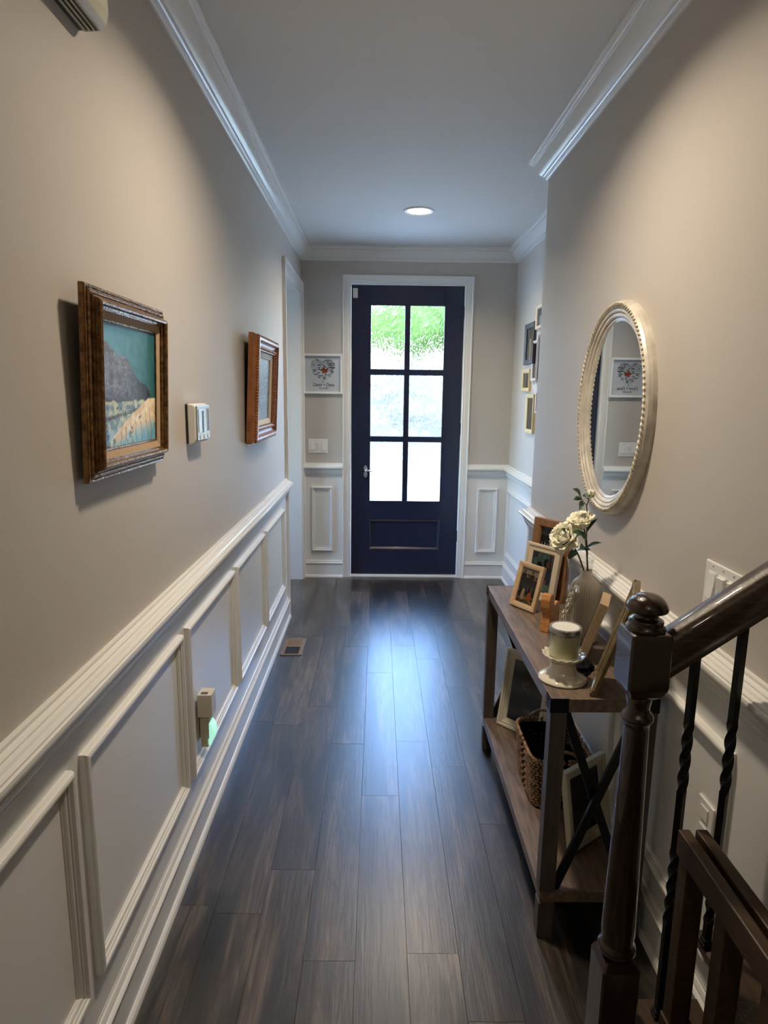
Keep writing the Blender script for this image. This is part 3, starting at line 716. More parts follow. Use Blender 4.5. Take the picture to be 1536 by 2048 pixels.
# -- heart map shadow box
def heart_frame():
    W, Hh, fw, t = .329, .324, .018, .030
    T = thing('shadow_box_frame', 'white square shadow box with a heart shaped map left of the door', 'picture frame', (-.4615, D, 1.582))
    bm = bmesh.new(); rect_frame(bm, W, Hh, [(0, 0), (0, t), (fw, t), (fw, 0)]); mk('box_frame', bm, M['plastic'], T, bevel=.001)
    def heart(u, v):
        x = (u-.5)/.36; y = (v-.585)/.34
        x2 = x*1.18; y2 = y*1.15+.12
        return (x2*x2+y2*y2-1)**3-x2*x2*y2**3 < 0
    roads = [((.30, .92), (.62, .66)), ((.62, .66), (.88, .70)), ((.2, .62), (.6, .62)), ((.62, .66), (.55, .35)), ((.62, .66), (.85, .48)), ((.75, .9), (.7, .66)), ((.9, .84), (.7, .66)), ((.6, .85), (.7, .66)), ((.55, .5), (.7, .42))]
    def dseg(px, py, a, b):
        dx, dy = b[0]-a[0], b[1]-a[1]; t_ = max(0, min(1, ((px-a[0])*dx+(py-a[1])*dy)/(dx*dx+dy*dy)))
        return math.hypot(px-a[0]-t_*dx, py-a[1]-t_*dy)
    def fn(u, v):
        paper = (.72, .74, .76)
        if not heart(u, v): return paper
        c = (.60, .63, .66) if v > .66 else (.68, .70, .72)
        wob = .02*nz(u, v, 12, 3)
        d = min(dseg(u+wob, v+wob, a, b) for a, b in roads)
        if d < .007: return (.02, .02, .03)
        if math.hypot(u-.53, v-.60)+.06*nz(u, v, 14, 9) < .085: return (.55, .22, .12)
        row = int(v*46)
        if row % 2 == 0 and nz(u*2.2, row*1.3, 4, 2) > .12: return (.09, .09, .11)
        return c
    picture(T, 'map_print', W-2*fw, Hh-2*fw, fn, 150, 150, -.004, fw, 'canvas')
    bm = bmesh.new(); box(bm, -W/2+.003, W/2-.003, -.003, 0, .003, Hh-.003); mk('backing', bm, M['plastic'], T)
    for txt, zz, sz, sh in (('David + Dana', .062, .036, .15), ('May 16, 2022', .040, .017, .15)):
        cu = bpy.data.curves.new('lettering', 'FONT'); cu.body = txt; cu.size = sz; cu.align_x = 'CENTER'; cu.shear = sh; cu.extrude = .0004; cu.space_character = .95
        o = bpy.data.objects.new('tmp', cu); COL.objects.link(o)
        dg = bpy.context.evaluated_depsgraph_get(); me = bpy.data.meshes.new_from_object(o.evaluated_get(dg)); bpy.data.objects.remove(o)
        me.materials.clear(); me.materials.append(M['charcoal'])
        o2 = bpy.data.objects.new('lettering', me); COL.objects.link(o2); o2.parent = T; o2.location = (0.005, -.0055, zz); o2.rotation_euler = (PI/2, 0, 0); o2.scale = (.92, 1, 1)
heart_frame()

# -- switch plates
def switch_plate(loc, rz, label, rock):
    T = thing('light_switch', label, 'light switch', loc, (0, 0, rz))
    B('cover_plate', (-.083, .083, -.007, 0, 0, .118), M['plastic'], T, bevel=.003)
    for x in (-.046, 0, .046):
        for z in (.010, .108):
            bm = bmesh.new(); bmesh.ops.create_icosphere(bm, subdivisions=1, radius=.0028, matrix=Matrix.Translation((x, -.007, z))); mk('screw', bm, M['nickel'], T)
    for k, x in enumerate((-.046, 0, .046)):
        B('rocker_surround', (x-.0175, x+.0175, -.0085, -.006, .024, .094), M['plastic'], T, bevel=.001)
        bm = bmesh.new(); up = rock[k]
        a, b = (.016, .009) if up else (.009, .016)
        extrude_poly(bm, [Vector((x-.0150, -.008, .027)), Vector((x-.0150, -a, .028)), Vector((x-.0150, -.0115, .059)), Vector((x-.0150, -b, .090)), Vector((x-.0150, -.008, .091))], (.030, 0, 0))
        mk('rocker', bm, M['plastic'], T, bevel=.0006)
switch_plate((-.505, D, 1.087), 0, 'white three-gang light switch under the heart picture', (1, 0, 1))
switch_plate((XR, 1.460, 1.085), -PI/2, 'white three-gang light switch on the right wall above the handrail', (1, 0, 0))
T = thing('wall_outlet', 'pale outlet plate low on the right wainscot behind the balusters', 'outlet', (XR-.003, 1.42, .50), (0, 0, -PI/2))
B('cover_plate', (-.036, .036, -.006, 0, 0, .118), M['plastic'], T, bevel=.002)
B('receptacle', [(-.017, .017, -.009, -.006, .016, .052), (-.017, .017, -.009, -.006, .066, .102)], M['plastic'], T, bevel=.002)

# ---------------------------------------------------------------- console table
CX0, CX1, CY0, CY1, CZ = .489, .792, 1.655, 2.725, .768
def console():
    T = thing('console_table', 'long grey-brown wood console table with black metal cross braces against the right wall', 'console table', (CX0, CY0, 0))
    W, L = CX1-CX0, CY1-CY0
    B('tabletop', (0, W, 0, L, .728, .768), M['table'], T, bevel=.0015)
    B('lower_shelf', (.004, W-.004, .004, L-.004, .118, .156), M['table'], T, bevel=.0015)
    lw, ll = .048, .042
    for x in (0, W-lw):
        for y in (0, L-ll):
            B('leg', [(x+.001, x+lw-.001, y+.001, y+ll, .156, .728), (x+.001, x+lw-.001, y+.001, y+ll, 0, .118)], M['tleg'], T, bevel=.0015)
    for y in (0, L):
        for x, s in ((0, 1), (W, -1)):
            bm = bmesh.new(); e = .0015; sy = 1 if y == 0 else -1
            xs = sorted((x-s*e, x+s*.050)); ys = sorted((y-sy*e, y))
            box(bm, xs[0], xs[1], min(y-sy*e, y+sy*.0005), max(y-sy*e, y+sy*.0005), .7275, .7695)
            x2 = sorted((x-s*e, x+s*.0005)); y2 = sorted((y-sy*e, y+sy*.045))
            box(bm, x2[0], x2[1], y2[0], y2[1], .7275, .7695)
            for zz in (.738, .758): bmesh.ops.create_icosphere(bm, subdivisions=1, radius=.004, matrix=Matrix.Translation((x-s*e, y+sy*.022, zz)))
            mk('corner_bracket', bm, M['black'], T)
    for y in (.010, L-.034):
        for a, b in (((lw, .158), (W-lw, .726)), ((lw, .726), (W-lw, .158))):
            bm = bmesh.new(); v = Vector((b[0]-a[0], 0, b[1]-a[1])).normalized(); n = Vector((-v.z, 0, v.x))*.012
            yy = y if a[1] < .5 else y+.0125
            A_, B_ = Vector((a[0], yy, a[1])), Vector((b[0], yy, b[1]))
            extrude_poly(bm, [A_-n, A_+n, B_+n, B_-n], (0, .012, 0)); mk('cross_brace', bm, M['black'], T)
console()

def seated(bl, br_dir, w, t, lean, z):
    """location/yaw for a frame whose front-bottom-left corner is bl, running along unit dir"""
    d = Vector((br_dir[0], br_dir[1], 0)).normalized(); yaw = math.atan2(d.y, d.x)
    c = Vector((bl[0], bl[1], 0))+d*w/2
    return (c.x, c.y, z+t*math.sin(abs(lean))+.0003), yaw
def stand_frame(name, label, bl, dr, w, h, fw, t, lean_deg, mf, fn, z=CZ, **k):
    a = -math.radians(lean_deg); loc, yaw = seated(bl, dr, w, t, a, z)
    return std_frame(name, label, 'photo frame', loc, yaw, a, w, h, fw, t, mf, fn, None, stand=k.pop('stand', False), **k)

# A: small maple frame with family group and dogs
def famdogs(u, v):
    n = nz(u, v, 12, 1)
    c = (.42, .40, .34) if v > .55 else mixc((.16, .13, .07), (.42, .34, .22), .5+n*1.5)
    for px, top, wd, cl in ((.16, .93, .15, (.015, .018, .025)), (.40, .84, .12, (.03, .015, .02)), (.62, .94, .15, (.075, .012, .015)), (.86, .80, .12, (.06, .012, .015))):
        if .22 < v < top-.10 and abs(u-px) < wd*(.9 if v > .5 else .62): c = tuple(q*(1+.4*n) for q in cl)
        if ell(u, v, px, top-.05, .065, .055): c = HR
        if ell(u, v, px, top-.065, .045, .04): c = SK
    if .22 < v < .36 and abs(u-.5) < .4 and n < .2: c = (.02, .022, .04)
    if ell(u, v, .30, .24, .10, .15) or ell(u, v, .33, .36, .05, .06): c = (.55, .45, .30) if n > -.1 else (.45, .38, .3)
    if ell(u, v, .68, .22, .13, .12): c = (.50, .26, .10)
    if ell(u, v, .10, .25, .09, .1): c = (.03, .03, .03)
    return c
stand_frame('photo_frame', 'small pale wood frame with a family group and dogs, frontmost on the console', (.532, 2.464), (.52, -.855), .132, .180, .021, .016, 15.5, 'maple', famdogs, nx=70, ny=100, stand=True)
def kitchen(u, v):
    n = nz(u, v, 8, 5); c = (.20, .27, .25) if v > .45 else (.30, .24, .18)
    if .03 < u < .24 and v > .85: c = (.14, .08, .05)
    if u > .78 and v > .58: c = (.06, .06, .07) if int(u*40) % 3 else (.3, .3, .28)
    if ell(u, v, .66, .76, .12, .11): c = HR
    if ell(u, v, .74, .72, .07, .09): c = SK
    if ell(u, v, .38, .66, .13, .10): c = HR
    if ell(u, v, .72, .42, .26, .24): c = (.035, .05, .11)
    if ell(u, v, .35, .40, .2, .2): c = (.03, .035, .06)
    if ell(u, v, .6, .28, .2, .07): c = SK
    if ell(u, v, .72, .14, .28, .08): c = (.28, .38, .30)
    return tuple(q*(1+.25*n) for q in c)
stand_frame('photo_frame', 'cream framed photo of two people at a table, middle of the three standing frames', (.602, 2.605), (.55, -.83), .178, .225, .032, .018, 9.5, 'cream', kitchen, nx=60, ny=80, stand=False,
            prof=[(0, 0), (0, .016), (.003, .018), (.010, .017), (.013, .012), (.028, .011), (.032, .009), (.032, 0)])
def group(u, v):
    n = nz(u, v, 9, 7); c = (.05, .05, .06)
    if v > .86: c = (.17, .18, .20)
    if .74 < v < .80 and u > .3: c = (.02, .02, .02)
    if .62 < v < .74 and int(u*23+v*3) % 3 == 0 and u < .45: c = (.55, .58, .60)
    for px, py in ((.28, .40), (.56, .42), (.80, .50)):
        if ell(u, v, px, py, .15, .16): c = HR
        if ell(u, v, px+.01, py-.04, .11, .12): c = (.28, .14, .10)
    if v < .2: c = (.02, .025, .03)
    return tuple(q*(1+.3*n) for q in c)
stand_frame('photo_frame', 'tall warm brown wood frame with a dark group photo, tallest on the console', (.642, 2.648), (.53, -.85), .200, .322, .036, .026, 5, 'brownw', group, nx=60, ny=90,
            prof=[(0, 0), (0, .024), (.002, .026), (.030, .024), (.036, .016), (.036, 0)])

# wooden ornament
def ornament():
    T = thing('wooden_letter', 'orange stained chunky wooden letter standing beside the ribbed vase', 'wooden letter', (.634, 2.215, CZ), (0, 0, math.radians(54)))
    th = .034
    left = [(-.066, .0), (-.046, .0), (-.030, .045), (-.012, .0), (.012, .0), (-.014, .062), (-.012, .085), (-.020, .118), (-.036, .138), (-.056, .138), (-.066, .118), (-.066, .09), (-.052, .06)]
    bm = bmesh.new(); extrude_poly(bm, [Vector((x, -th/2, z)) for x, z in left], (0, th, 0)); mk('curved_stroke', bm, M['orange'], T, bevel=.003)
    right = [(-.010, .050), (.010, .0), (.046, .0), (.048, .088), (.022, .096), (-.006, .088), (-.012, .075)]
    bm = bmesh.new(); extrude_poly(bm, [Vector((x, -th/2+.003, z)) for x, z in right], (0, th-.006, 0)); mk('square_stroke', bm, M['orange'], T, bevel=.003)
ornament()

# ribbed vase, clear cylinder vase
T = thing('ribbed_vase', 'putty coloured ribbed bottle vase holding cream roses', 'vase', (.712, 2.10, CZ))
bm = bmesh.new()
lathe(bm, [(.001, 0), (.046, 0), (.0505, .004), (.0525, .05), (.0535, .12), (.0535, .158), (.0525, .176), (.048, .193), (.039, .208), (.028, .219), (.021, .226), (.0185, .232), (.018, .242), (.0195, .249),
           (.0165, .249), (.0155, .238), (.0155, .228)], 160, rib=.018, nrib=40)
mk('vase_body', bm, M['vase'], T, smooth=True)
T = thing('glass_vase', 'clear glass cylinder vase behind the ribbed vase', 'vase', (.7235, 2.2045, CZ))
bm = bmesh.new(); lathe(bm, [(.001, 0), (.034, 0), (.037, .005), (.036, .06), (.039, .16), (.0435, .245), (.0455, .262), (.0430, .262), (.0405, .245), (.036, .16), (.033, .06), (.033, .012), (.001, .010)], 48)
mk('glass_body', bm, M['glass'], T, smooth=True)

# silver flower frame seen edge on
def silver_frame():
    a = -math.radians(14); loc, yaw = seated((.588, 1.985), (.30, .95), .085, .012, a, CZ)
    # front faces the hallway: width runs away from the viewer, so flip the yaw
    T = thing('photo_frame', 'ornate silver flower-trimmed frame seen edge-on against the ribbed vase', 'photo frame', loc, (a, 0, yaw+PI))
    bm = bmesh.new(); rect_frame(bm, .085, .215, [(0, 0), (0, .009), (.003, .012), (.010, .010), (.013, 0)], y0=.012); mk('frame_moulding', bm, M['silver'], T)
    picture(T, 'picture_print', .061, .191, photo_people((.3, .3, .28), [(.5, .8, .2, (.1, .1, .14), SK, HR)]), 12, 24, .006, .012)
    B('backing', (-.038, .038, .008, .0115, .005, .21), M['darkw'], T)
    rnd = random.Random(2)
    for k in range(12):
        bm = bmesh.new()
        z = .11+.115*k/11; x = (-.040, .040)[k % 2]; yy = -.004-rnd.uniform(0, .006)
        for p in range(5):
            an = 2*PI*p/5+k
            bmesh.ops.create_icosphere(bm, subdivisions=1, radius=1, matrix=Matrix.Translation((x+.006*math.cos(an), yy, z+.006*math.sin(an))) @ Matrix.Diagonal((.0055, .0035, .0055, 1)))
        bmesh.ops.create_icosphere(bm, subdivisions=1, radius=.003, matrix=Matrix.Translation((x, yy-.004, z)))
        mk('flower_ornament', bm, M['silver'], T, smooth=True)
silver_frame()

# thick plaque edge-on
def lean_panel(name, label, near, dr, w, h, t, lean_deg, build):
    a = -math.radians(lean_deg); loc, yaw = seated(near, dr, w, t, a, CZ)
    T = thing(name, label, 'plaque' if 'plaque' in name else 'photo frame', loc, (a, 0, yaw+PI)); build(T, w, h, t); return T
def plaque(T, w, h, t):
    B('wood_block', (-w/2, w/2, .003, t, 0, h), M['block'], T, bevel=.001)
    picture(T, 'picture_print', w-.006, h-.006, photo_people((.28, .26, .22), [(.5, .8, .2, (.08, .1, .14), SK, HR)]), 20, 30, .0025, .003)
lean_panel('wooden_plaque', 'thick pale wood picture block leaning edge-on right of the candle', (.628, 1.905), (.40, .915), .13, .205, .030, 17, plaque)
def gilt(T, w, h, t):
    bm = bmesh.new(); rect_frame(bm, w, h, [(0, 0), (0, .010), (.004, .016), (.010, .018), (.016, .013), (.022, .012), (.026, 0)], y0=t); mk('frame_moulding', bm, M['gilt'], T, smooth='auto')
    for x in (-w/2+.008, w/2-.008):
        for z in (.008, h-.008):
            bm = bmesh.new()
            for k in range(7):
                an = k*2*PI/7; bmesh.ops.create_icosphere(bm, subdivisions=1, radius=.0045, matrix=Matrix.Translation((x+.006*math.cos(an), t-.016, z+.006*math.sin(an))))
            mk('corner_ornament', bm, M['gilt'], T, smooth=True)
    picture(T, 'picture_print', w-.05, h-.05, photo_people((.10, .13, .12), [(.5, .8, .24, (.03, .04, .05), SK, HR)]), 20, 40, t-.006, .025)
    B('backing', (-w/2+.006, w/2-.006, t-.005, t-.0005, .006, h-.006), M['block'], T)
    bm = bmesh.new(); extrude_poly(bm, [Vector((-.02, t, h*.9)), Vector((-.02, t+.004, h*.9)), Vector((-.02, t+.028, h*.36)), Vector((-.02, t+.022, h*.36))], (.04, 0, 0)); mk('easel_back', bm, M['block'], T)
lean_panel('photo_frame', 'tall gilt frame leaning edge-on at the near end of the console', (.600, 1.672), (.385, .923), .145, .322, .018, 16.5, gilt)

# black cloth pouch
bm = bmesh.new(); bmesh.ops.create_icosphere(bm, subdivisions=4, radius=1)
for v in bm.verts:
    c = v.co; k = 1+.34*noise.noise(c*2.6+Vector((3, 1, 4)))+.16*noise.noise(c*6)
    v.co = Vector((c.x*.036*k, c.y*.058*k, max(-.0, c.z)*.052*k))
o = mk('cloth_pouch', bm, M['darkfab'], smooth=True); o.location = (.640, 1.856, CZ); o.scale = (.78, .78, .6); o.rotation_euler = (0, 0, -.35)
tag(o, 'crumpled black cloth pouch behind the candle stand', 'pouch')

# candle on ruffled stand
T = thing('cake_stand', 'glazed cream pedestal stand with a ruffled rim under the candle', 'stand', (.556, 1.785, CZ))
bm = bmesh.new(); lathe(bm, [(.001, 0), (.067, 0), (.0715, .003), (.070, .007), (.061, .012), (.047, .020), (.039, .034), (.036, .046), (.036, .054), (.040, .060), (.040, .062), (.001, .062)], 64, rib=.006, nrib=12)
mk('pedestal', bm, M['china'], T, smooth=True)
bm = bmesh.new(); lathe(bm, [(.001, .0615), (.040, .0615), (.050, .066), (.058, .073), (.062, .079), (.060, .081), (.055, .076), (.047, .071), (.001, .070)], 128, ruffle=(.0028, 16, (4, 5)))
mk('ruffled_plate', bm, M['china'], T, smooth=True)
T = thing('candle_jar', 'lidded glass jar candle with pale yellow wax on the pedestal', 'candle', (.556, 1.785, CZ+.0722))
bm = bmesh.new(); lathe(bm, [(.001, 0), (.040, 0), (.0435, .003), (.0445, .008), (.0445, .080), (.0425, .080), (.0425, .008), (.001, .006)], 48); mk('jar_glass', bm, M['jar'], T, smooth=True)
bm = bmesh.new(); lathe(bm, [(.001, .0065), (.0415, .0065), (.0418, .010), (.0418, .070), (.001, .070)], 48); mk('wax', bm, M['wax'], T, smooth='auto')
bm = bmesh.new(); lathe(bm, [(.001, .078), (.0455, .078), (.047, .080), (.047, .090), (.0455, .0925), (.041, .0925), (.040, .0905), (.001, .0905)], 48); mk('lid', bm, M['lid'], T, smooth='auto')
bm = bmesh.new(); lathe(bm, [(.001, .0905), (.0395, .0905), (.0385, .0918), (.001, .092)], 48); mk('lid_disc', bm, M['lidtop'], T, smooth='auto')

# roses -----------------------------------------------------------------
def petal(bm, M4, L, Wd, cup, curl, nu=7, nv=6):
    g = []
    for j in range(nv+1):
        v = j/nv; row = []; ww = Wd*math.sin(PI*min(1, .12+.80*v))**.6*(1 if v < .8 else 1-(v-.8)*1.2)
        for i in range(nu+1):
            u = i/nu*2-1
            x = u*ww; y = -cup*(1-u*u)*.0+cup*(u*u)*-1.0*ww + curl*max(0, v-.55)**2*4*L*.35 ; z = v*L
            y += .12*L*math.sin(v*PI)
            row.append(bm.verts.new(M4 @ Vector((x, y+.0015*math.sin(7*u+5*v), z+.002*math.cos(5*u)))))
        g.append(row)
    for j in range(nv):
        for i in range(nu): bm.faces.new((g[j][i], g[j][i+1], g[j+1][i+1], g[j+1][i]))
def rose(parent, c, axis, R, op=1.0, name='rose_bloom', seed=1):
    rnd = random.Random(seed); bm = bmesh.new(); q = Vector((0, 0, 1)).rotation_difference(Vector(axis).normalized()).to_matrix().to_4x4()
    base = Matrix.Translation(c) @ q
    for k, (n, tilt, rad, ln, wd, curl) in enumerate(((3, 3, .10, .80, .36, -.3), (4, 9, .20, .86, .46, 0), (5, 19*op, .28, .90, .56, .5), (6, 33*op, .32, .94, .60, .9), (6, 52*op, .32, .96, .60, 1.2))):
        if op < .5 and k > 2: break
        for i in range(n):
            a = 2*PI*i/n+k*.6+rnd.uniform(-.15, .15)
            m4 = base @ Matrix.Rotation(a, 4, 'Z') @ Matrix.Translation((0, rad*R*.5, 0)) @ Matrix.Rotation(-math.radians(tilt+rnd.uniform(-4, 4)), 4, 'X')
            petal(bm, m4, ln*R*1.15, wd*R, .55 if k < 3 else .35, curl)
    o = mk(name, bm, M['rose'], parent, smooth=True)
    s = o.modifiers.new('s', 'SOLIDIFY'); s.thickness = .0007
    bm = bmesh.new()
    for i in range(5):
        a = 2*PI*i/5; m4 = base @ Matrix.Rotation(a, 4, 'Z') @ Matrix.Translation((0, R*.18, -R*.02)) @ Matrix.Rotation(-math.radians(34), 4, 'X')
        petal(bm, m4, R*.6, R*.14, .3, .5, 4, 4)
    bmesh.ops.create_icosphere(bm, subdivisions=2, radius=R*.2, matrix=base)
    mk('sepal', bm, M['leaf'], o, smooth=True)
def leaf(parent, base_p, tip, wd, up=(0, -.6, .8)):
    b, t = Vector(base_p), Vector(tip); d = t-b; L = d.length; d.normalize(); s = d.cross(Vector(up)).normalized(); n = s.cross(d)
    bm = bmesh.new(); g = []
    for j in range(9):
        v = j/8; ww = wd*math.sin(PI*v**.8)**.75+.0003
        g.append([bm.verts.new(b+d*L*v+s*u*ww+n*(abs(u)*ww*.35+.10*L*math.sin(PI*v)-.0*v)) for u in (-1, -.5, 0, .5, 1)])
    for j in range(8):
        for i in range(4): bm.faces.new((g[j][i], g[j][i+1], g[j+1][i+1], g[j+1][i]))
    o = mk('leaf', bm, M['leaf'], parent, smooth=True); s_ = o.modifiers.new('s', 'SOLIDIFY'); s_.thickness = .0006
def roses():
    vx, vy, vz = .712, 2.10, 1.006
    T = thing('rose_stem', 'upright artificial rose stem with a full cream bloom and a small bud on top', 'artificial rose', (vx, vy, vz)); o = Vector((vx, vy, vz))
    P = lambda x, y, z: Vector((x, y, z))-o
    bm = bmesh.new()
    tube(bm, [P(.716, 2.10, .93), P(.716, 2.10, 1.01), P(.705, 2.09, 1.08), P(.690, 2.08, 1.150), P(.682, 2.08, 1.185)], [.0032, .003, .0028, .0026, .003], 8)
    tube(bm, [P(.708, 2.09, 1.07), P(.700, 2.09, 1.13), P(.697, 2.085, 1.19), P(.690, 2.08, 1.24), P(.698, 2.08, 1.268)], [.0024, .0022, .002, .0018, .002], 8)
    tube(bm, [P(.690, 2.08, 1.24), P(.670, 2.07, 1.262), P(.655, 2.07, 1.285)], [.0014, .0012, .001], 6)
    mk('stem', bm, M['stem'], T, smooth=True)
    rose(T, P(.678, 2.075, 1.168), (-.25, -.30, .9), .046, .55, 'rose_bloom', 3)
    rose(T, P(.699, 2.08, 1.268), (.12, -.2, 1), .024, .3, 'rose_bud', 4)
    for a, b, w_ in (((.665, 2.07, 1.270), (.631, 2.05, 1.300), .013), ((.667, 2.07, 1.265), (.636, 2.05, 1.262), .010), ((.690, 2.08, 1.262), (.668, 2.06, 1.276), .010), ((.672, 2.07, 1.258), (.655, 2.04, 1.232), .008),
                     ((.697, 2.085, 1.15), (.722, 2.05, 1.205), .008), ((.700, 2.09, 1.09), (.735, 2.04, 1.125), .010), ((.70, 2.09, 1.10), (.655, 2.05, 1.165), .014)):
        leaf(T, P(*a), P(*b), w_)
    T = thing('rose_stem', 'bending artificial rose stem with the largest cream bloom, on the left', 'artificial rose', (vx-.004, vy, vz)); o2 = Vector((vx-.004, vy, vz))
    P = lambda x, y, z: Vector((x, y, z))-o2
    bm = bmesh.new(); tube(bm, [P(.706, 2.10, .93), P(.706, 2.10, 1.005), P(.682, 2.09, 1.06), P(.658, 2.08, 1.10), P(.640, 2.08, 1.128)], [.0032, .003, .0028, .0026, .003], 8); mk('stem', bm, M['stem'], T, smooth=True)
    rose(T, P(.630, 2.075, 1.128), (-.65, -.50, .42), .046, 1.15, 'rose_bloom', 5)
    for a, b, w_ in (((.640, 2.08, 1.13), (.600, 2.04, 1.170), .015), ((.668, 2.085, 1.085), (.628, 2.04, 1.068), .012), ((.668, 2.085, 1.085), (.700, 2.04, 1.100), .011), ((.650, 2.06, 1.130), (.668, 2.03, 1.158), .012), ((.672, 2.035, 1.140), (.622, 1.995, 1.168), .016), ((.69, 2.06, 1.10), (.655, 2.01, 1.112), .014)):
        leaf(T, P(*a), P(*b), w_)
roses()

# ---------------------------------------------------------------- lower shelf
SZ = .156
def portrait(u, v):
    n = nz(u, v, 8, 3); c = mixc((.10, .13, .12), (.16, .10, .06), u*1.3)
    if ell(u, v, .46, .10, .55, .52) : c = (.012, .020, .028)
    if v < .17 and u > .45: c = (.20, .22, .20) if n > -.1 else (.05, .10, .09)
    if ell(u, v, .62, .22, .16, .05): c = (.24, .14, .10)
    if ell(u, v, .45, .76, .19, .17): c = (.05, .045, .04)
    if ell(u, v, .48, .71, .165, .18): c = (.20, .125, .095)
    if ell(u, v, .42, .74, .035, .012) or ell(u, v, .56, .74, .035, .012): c = (.03, .02, .02)
    if ell(u, v, .50, .62, .06, .015): c = (.12, .05, .045)
    if ell(u, v, .495, .68, .022, .05): c = (.24, .155, .12)
    return tuple(q*(1+.2*n) for q in c)
stand_frame('photo_frame', 'ivory framed portrait of a man in dark clothes, far end of the lower shelf', (.538, 2.632), (.69, -.725), .235, .345, .040, .022, 10, 'ivory', portrait, z=SZ, nx=90, ny=120,
            prof=[(0, 0), (0, .020), (.003, .022), (.010, .021), (.014, .016), (.020, .018), (.024, .014), (.036, .010), (.040, .008), (.040, 0)])
def big_lower():
    a = -math.radians(10); d = Vector((.192, .145, 0)).normalized(); yaw = math.atan2(d.y, d.x)
    w_, h_, t = .215, .262, .022; top_l = Vector((.606, 1.842, 0)); n = Vector((d.y, -d.x, 0))
    bl = top_l+n*h_*math.sin(-a)
    c = bl+d*w_/2
    std_frame('photo_frame', 'large ivory frame leaning behind the near cross brace on the lower shelf', 'photo frame', (c.x, c.y, SZ+t*math.sin(-a)+.0003), yaw, a, w_, h_, .034, t, 'ivory',
              photo_people((.012, .016, .02), [(.5, .7, .25, (.008, .008, .01), (.05, .03, .02), HR)]), None,
              prof=[(0, 0), (0, .020), (.004, .022), (.018, .018), (.020, .012), (.034, .008), (.034, 0)])
big_lower()
def basket():
    T = thing('wicker_basket', 'brown woven wicker basket with dark contents on the lower shelf', 'basket', (.655, 2.175, SZ))
    bm = bmesh.new(); rnd = random.Random(9)
    hx0, hy0, hx1, hy1, h = .092, .135, .108, .152, .185
    def rr(t, k):
        # rounded-rectangle point for parameter t in 0..1 at height fraction k
        hx = hx0+(hx1-hx0)*k; hy = hy0+(hy1-hy0)*k; a = 2*PI*t; e = .32
        c, s = math.cos(a), math.sin(a)
        return Vector((hx*math.copysign(abs(c)**e, c), hy*math.copysign(abs(s)**e, s), 0))
    rows, cols = 15, 64
    # chunky twisted strands: each row is a chain of slanted ovals
    per = []
    N = 400; tot = 0; acc = [0]
    for i in range(N): tot += (rr((i+1)/N, .5)-rr(i/N, .5)).length; acc.append(tot)
    def at(s):
        s = s % tot; i = next(k for k in range(N) if acc[k+1] >= s); return (i+(s-acc[i])/(acc[i+1]-acc[i]+1e-9))/N
    ts = [at(tot*k/cols) for k in range(cols)]
    for r in range(rows):
        k = (r+.5)/rows
        for c in range(cols):
            t = ts[c]+(.5/cols if r % 2 else 0); p = rr(t, k); q = rr(t+.004, k); d = (q-p).normalized(); ang = math.atan2(d.y, d.x)
            m4 = Matrix.Translation((p.x, p.y, .006+h*k)) @ Matrix.Rotation(ang, 4, 'Z') @ Matrix.Rotation(.55 if (r % 2) else -.45, 4, 'Y') @ Matrix.Diagonal((.0108, .0080, .0050, 1))
            bmesh.ops.create_icosphere(bm, subdivisions=1, radius=1, matrix=m4)
    mk('woven_side', bm, M['wicker'], T, smooth=True)
    bm = bmesh.new()
    for c in range(72):
        t = at(tot*c/72); p = rr(t, 1); q = rr(t+.004, 1); d = (q-p).normalized(); ang = math.atan2(d.y, d.x)
        m4 = Matrix.Translation((p.x, p.y, h+.008)) @ Matrix.Rotation(ang, 4, 'Z') @ Matrix.Rotation(.75, 4, 'Y') @ Matrix.Diagonal((.0105, .0072, .0060, 1))
        bmesh.ops.create_icosphere(bm, subdivisions=1, radius=1, matrix=m4)
    mk('rim', bm, M['wicker'], T, smooth=True)
    for s in (-1, 1):
        bm = bmesh.new()
        pts = [Vector((-.055+.11*i/14, s*(.150), h+.008+.036*math.sin(PI*i/14)**.6)) for i in range(15)]
        for i, p in enumerate(pts[:-1]):
            for hh in (0, .5):
                q = p.lerp(pts[i+1], hh); d = (pts[i+1]-p).normalized(); ang = math.atan2(-d.z, d.x)
                bmesh.ops.create_icosphere(bm, subdivisions=1, radius=1, matrix=Matrix.Translation(q) @ Matrix.Rotation(ang+.5, 4, 'Y') @ Matrix.Diagonal((.007, .0062, .0055, 1)))
        mk('handle', bm, M['wicker'], T, smooth=True)
    bm = bmesh.new(); ring0 = [bm.verts.new(rr(i/60, 0)*.97+Vector((0, 0, .002))) for i in range(60)]; ring1 = [bm.verts.new(rr(i/60, .95)*.955+Vector((0, 0, h))) for i in range(60)]
    bridge(bm, ring0, ring1); bm.faces.new(ring0); mk('lining', bm, M['darkfab'], T)
    bm = bmesh.new(); bmesh.ops.create_grid(bm, x_segments=24, y_segments=32, size=1)
    for v in bm.verts:
        v.co = Vector((v.co.x*.088, v.co.y*.125, .115+.030*noise.noise(Vector((v.co.x*2, v.co.y*3, 1)))+.012*noise.noise(Vector((v.co.x*7, v.co.y*8, 1)))))
    o = mk('dark_cloths', bm, M['darkfab'], smooth=True); o.name = 'folded_scarf'; o.location = (.655, 2.175, SZ)
    s_ = o.modifiers.new('s', 'SOLIDIFY'); s_.thickness = .03; s_.offset = -1
    tag(o, 'dark fabric bundled inside the wicker basket', 'fabric')
basket()
